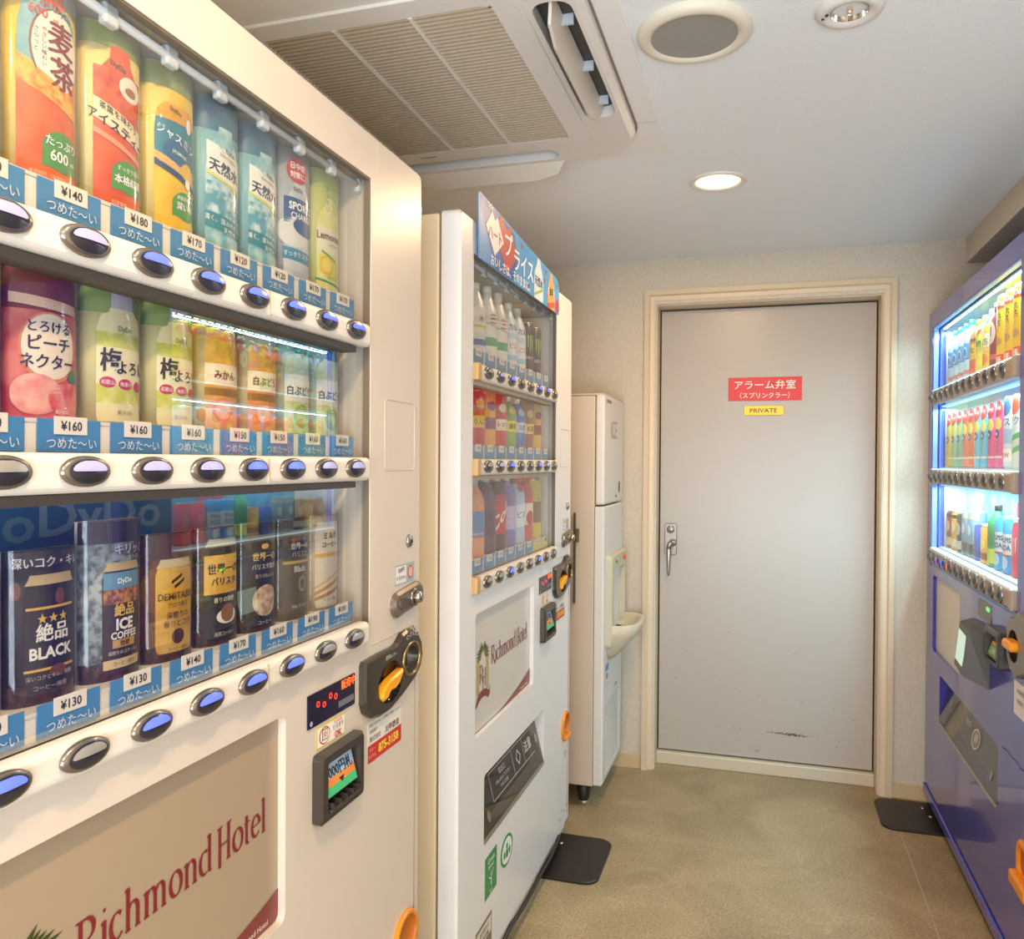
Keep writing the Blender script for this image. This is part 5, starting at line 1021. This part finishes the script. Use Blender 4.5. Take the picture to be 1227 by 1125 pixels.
for k, (sh, h, c, c2, d) in enumerate(lowb):
    ops = [(LB, 'rect', c2, 0, -.056, .056, .012, h*.3)]
    if k < 3: ops += [(BG, 'ell', c2, 1, 0, h*.6, .018, .022), (LB, 'rect', '#2a2220', 1, -.05, .05, h*.84, h*.93)]
    if k in (3, 4): ops += [(BG, 'ell', '#e9eef0', 1, 0, .09, .014, .018), (LB, 'rect', '#d8c8a4', 1, -.05, .05, .125, .142)]
    if k == 6: ops += [(BG, 'ell', '#f0e23a', 1, 0, .06, .018, .016)]
    if k in (8, 9): ops = [(LB, 'rect', '#e6f1f8', 0, -.056, .056, .055, .112), ('lettering', 'txt', '#1f3f7a', 2, 'CALPIS', 0, .096, .019, .03), ('lettering', 'txt', '#1f3f7a', 2, 'SODA', 0, .074, .021, .03), (BG, 'ell', '#bfe4f6', 1, 0, .032, .018, .018), (BG, 'rect', '#d8423a', 1, -.022, .022, .050, .055)]
    if k in (10, 11): ops = [('claw_logo', 'quads', '#f7c8cc', 1, [[(-.014, .108), (-.008, .109), (-.009, .074), (-.012, .066)], [(-.003, .109), (.003, .109), (.002, .062), (-.001, .056)], [(.008, .109), (.014, .108), (.012, .070), (.009, .066)]])]
    rb(k, 2, sh, h, c, d+RC, ops, cap='#2a2622')
    if k in (8, 9): MB().box(.122+k*.0835-.036, .122+k*.0835+.036, .105, .107, BR[2][1]+.15, BR[2][1]+.195, M('#d8304a', .5)).build('header_card', bv)
# lower front of the blue machine
MB().box(.112, .574, .012, .016, .605, .905, M('#d8cec0', .3)).build('advert_panel', bv)
gd = MB().plate(rrect(.797, .938, .862, .912, .003), [], -.002, 0, M('#6d675e', .3, .4)).build('money_display', bv)
draw(gd, flat_map(0, -.002, 0), [('display_digits', 'rect', M('#4aff5a', .4, 0, 2.5), 1, .895, .925, .893, .903)])
# payment reader: wedge-shaped box
rd = MB()
DKG = M('#4b4744', .4)
xs0, xs1 = .735, .925
vs = [(xs0, 0, .672), (xs1, 0, .678), (xs1, 0, .838), (xs0, 0, .845), (xs0+.0, -.050, .705), (xs1-.02, -.062, .705), (xs1-.02, -.050, .832), (xs0, -.036, .832)]
rd.add(vs, [[0, 1, 2, 3], [4, 5, 6, 7], [0, 1, 5, 4], [1, 2, 6, 5], [2, 3, 7, 6], [3, 0, 4, 7]], DKG)
rdo = rd.build('payment_reader', bv)
sc = MB(); sc.add([(xs0+.018, -.0512, .725), (xs1-.04, -.0585, .725), (xs1-.04, -.0505, .815), (xs0+.018, -.0415, .815)], [[0, 1, 2, 3]], M('#bfe4d4', .3, 0, .55)); sco = sc.build('reader_screen', rdo)
# note acceptor
na = MB(); na.plate(rrect(.962, 1.105, .772, .868, .008), [rrect(.982, 1.085, .785, .852, .004)[::-1]], -.024, 0, M('#4a4540', .35, .3), .004); na.box(.982, 1.085, -.002, -.001, .785, .852, '#2a2622').build('note_acceptor', bv)
ns = MB().box(-.045, .045, -.001, .001, -.026, .026, M('#3a3c36', .3)).build('note_screen', bv, (1.033, -.0125, .816), (rad(-20), 0, 0))
draw(ns, flat_map(0, -.001, 0), [('screen_print', 'rect', '#6a9a5a', 0, -.04, .04, -.02, .004), ('screen_print', 'rect', '#d8903a', 0, -.04, .04, .006, .014), ('screen_lettering', 'txt', '#d8d8cc', 1, '1000', 0, -.008, .016, .01)])
# coin plate
cpm = MB(); CG = M('#8a7f74', .3, .6)
cpm.plate([(.0, .0), (.0, -.075), (.03, -.105), (.08, -.115), (.15, -.09), (.19, -.045), (.19, .01), (.15, .045), (.10, .05), (.06, .03), (.03, .028), (.01, .02)], [ell(.062, -.040, .044, .040)[::-1]], -.012, 0, CG, .005)
cpo = cpm.build('coin_plate', bv, (1.128, 0, .895))
MB().lathe([(0, -.001), (1, -.001), (1, -.0118)], M('#2c2622', .15, .7), 24, (.062, 0, -.040), ex=.044, ey=.040, axis='y', caps=False).build('lever_recess', cpo)
MB().plate(rrect(.022, .098, -.050, -.026, .010), [], -.028, -.004, M('#f0961c', .3), .004).build('coin_lever', cpo, label='orange return lever')
nt_ = MB().plate(rrect(1.160, 1.290, .685, .768, .004), [], -.0008, 0, M('#d9d3cf', .4)).build('owner_notice', bv)
draw(nt_, flat_map(1.225, -.0008, .727), [('lettering', 'txt', '#4a4a6a', 1, 'お客様相談室', 0, .020, .014, 0), ('lettering', 'txt', '#4a4a6a', 1, '管理番号 0120', 0, -.005, .012, 0)])
cup = MB().plate(rrect(1.222, 1.345, .290, .405, .03), [rrect(1.237, 1.330, .325, .392, .02)[::-1]], -.010, 0, M('#e0871c', .35), .004)
cup.box(1.232, 1.335, -.002, -.001, .32, .395, '#a85c14').box(1.222, 1.345, -.026, -.006, .292, .325, M('#e0871c', .35), .006); cup.build('coin_return_cup', bv)
sl = MB(); sl.box(.252, 1.030, .16, .165, .37, .57, '#3a342e').box(.252, 1.030, .045, .16, .37, .376, '#6a6258').box(.252, 1.030, .045, .16, .565, .57, '#1d1a18').box(.252, .262, .045, .16, .37, .57, '#1d1a18').box(1.02, 1.03, .045, .16, .37, .57, '#3a342e'); sl.build('delivery_chute', bv)
CLR = glass_mat('flap_plastic', .16, (.80, .77, .72), .06)
fb = MB().box(.266, 1.016, -.0015, .0015, -.083, .055, CLR, .0008).box(.266, 1.016, -.003, .003, -.088, -.080, M('#a39a8d', .25, .5), .001).build('delivery_flap', bv, (0, .018, .474), (rad(-14), 0, 0))
draw(fb, flat_map(.66, -.0016, 0), [('flap_print', 'ell', '#c9c5bf', 0, .05, .0, .045, .030), ('flap_print', 'ell', M('#7f786f', .4), 1, .05, .0, .038, .025), ('flap_print', 'txt', '#c9c5bf', 2, '押', .05, .0, .036, .02), ('flap_print', 'txt', '#c9c5bf', 2, '取出口', -.06, .02, .020, 0), ('flap_print', 'ell', M('#9a9590', .3, .6), 1, -.30, .012, .012, .014), ('flap_print', 'ell', M('#9a9590', .3, .6), 1, .26, -.035, .012, .014)])
draw(bv, flat_map(0, -.0003, 0), [('scratches', 'quads', '#20204e', 0, [[(1.06+.03*i, .565+.006*((i*7) % 5)/5), (1.085+.03*i, .566+.006*((i*3) % 5)/5), (1.085+.03*i, .569+.006*((i*3) % 5)/5), (1.06+.03*i, .568+.006*((i*7) % 5)/5)] for i in range(8)])])

# black stabiliser plates on the floor
def mat_plate(loc, sx, sy, label, sgn):
    t = thing('base_plate', label, 'floor plate', loc, 0, 'black stabiliser plates under the vending machines')
    mb = MB(); hplate(mb, rrect(-sx/2, sx/2, -sy/2, sy/2, .045, 6), [], -.009, 0, M('#2a2522', .38, .3), .003)
    mb.v = [(x, y, -z) for x, y, z in mb.v]
    mb.build('plate', t)
    for dx, dy in ((sgn*.085, .03), (sgn*.045, .075), (sgn*.06, .0)):
        MB().lathe([(.008, .009), (.008, .012), (.004, .014), (0, .0142)], M('#b9b2a8', .25, .9), 12, (dx, dy, 0)).build('bolt', t)
    f = MB(); f.lathe([(.013, .009), (.013, .02), (.009, .021), (.009, .038)], M('#c9c2b6', .2, .9), 14, (sgn*.105, .045, 0)); f.build('levelling_foot', t)
mat_plate((-.60, 2.625, 0), .24, .31, 'black steel floor plate under the corner of the far white machine', -1)
mat_plate((.535, 3.315, 0), .24, .28, 'black steel floor plate under the door end of the blue machine', 1)
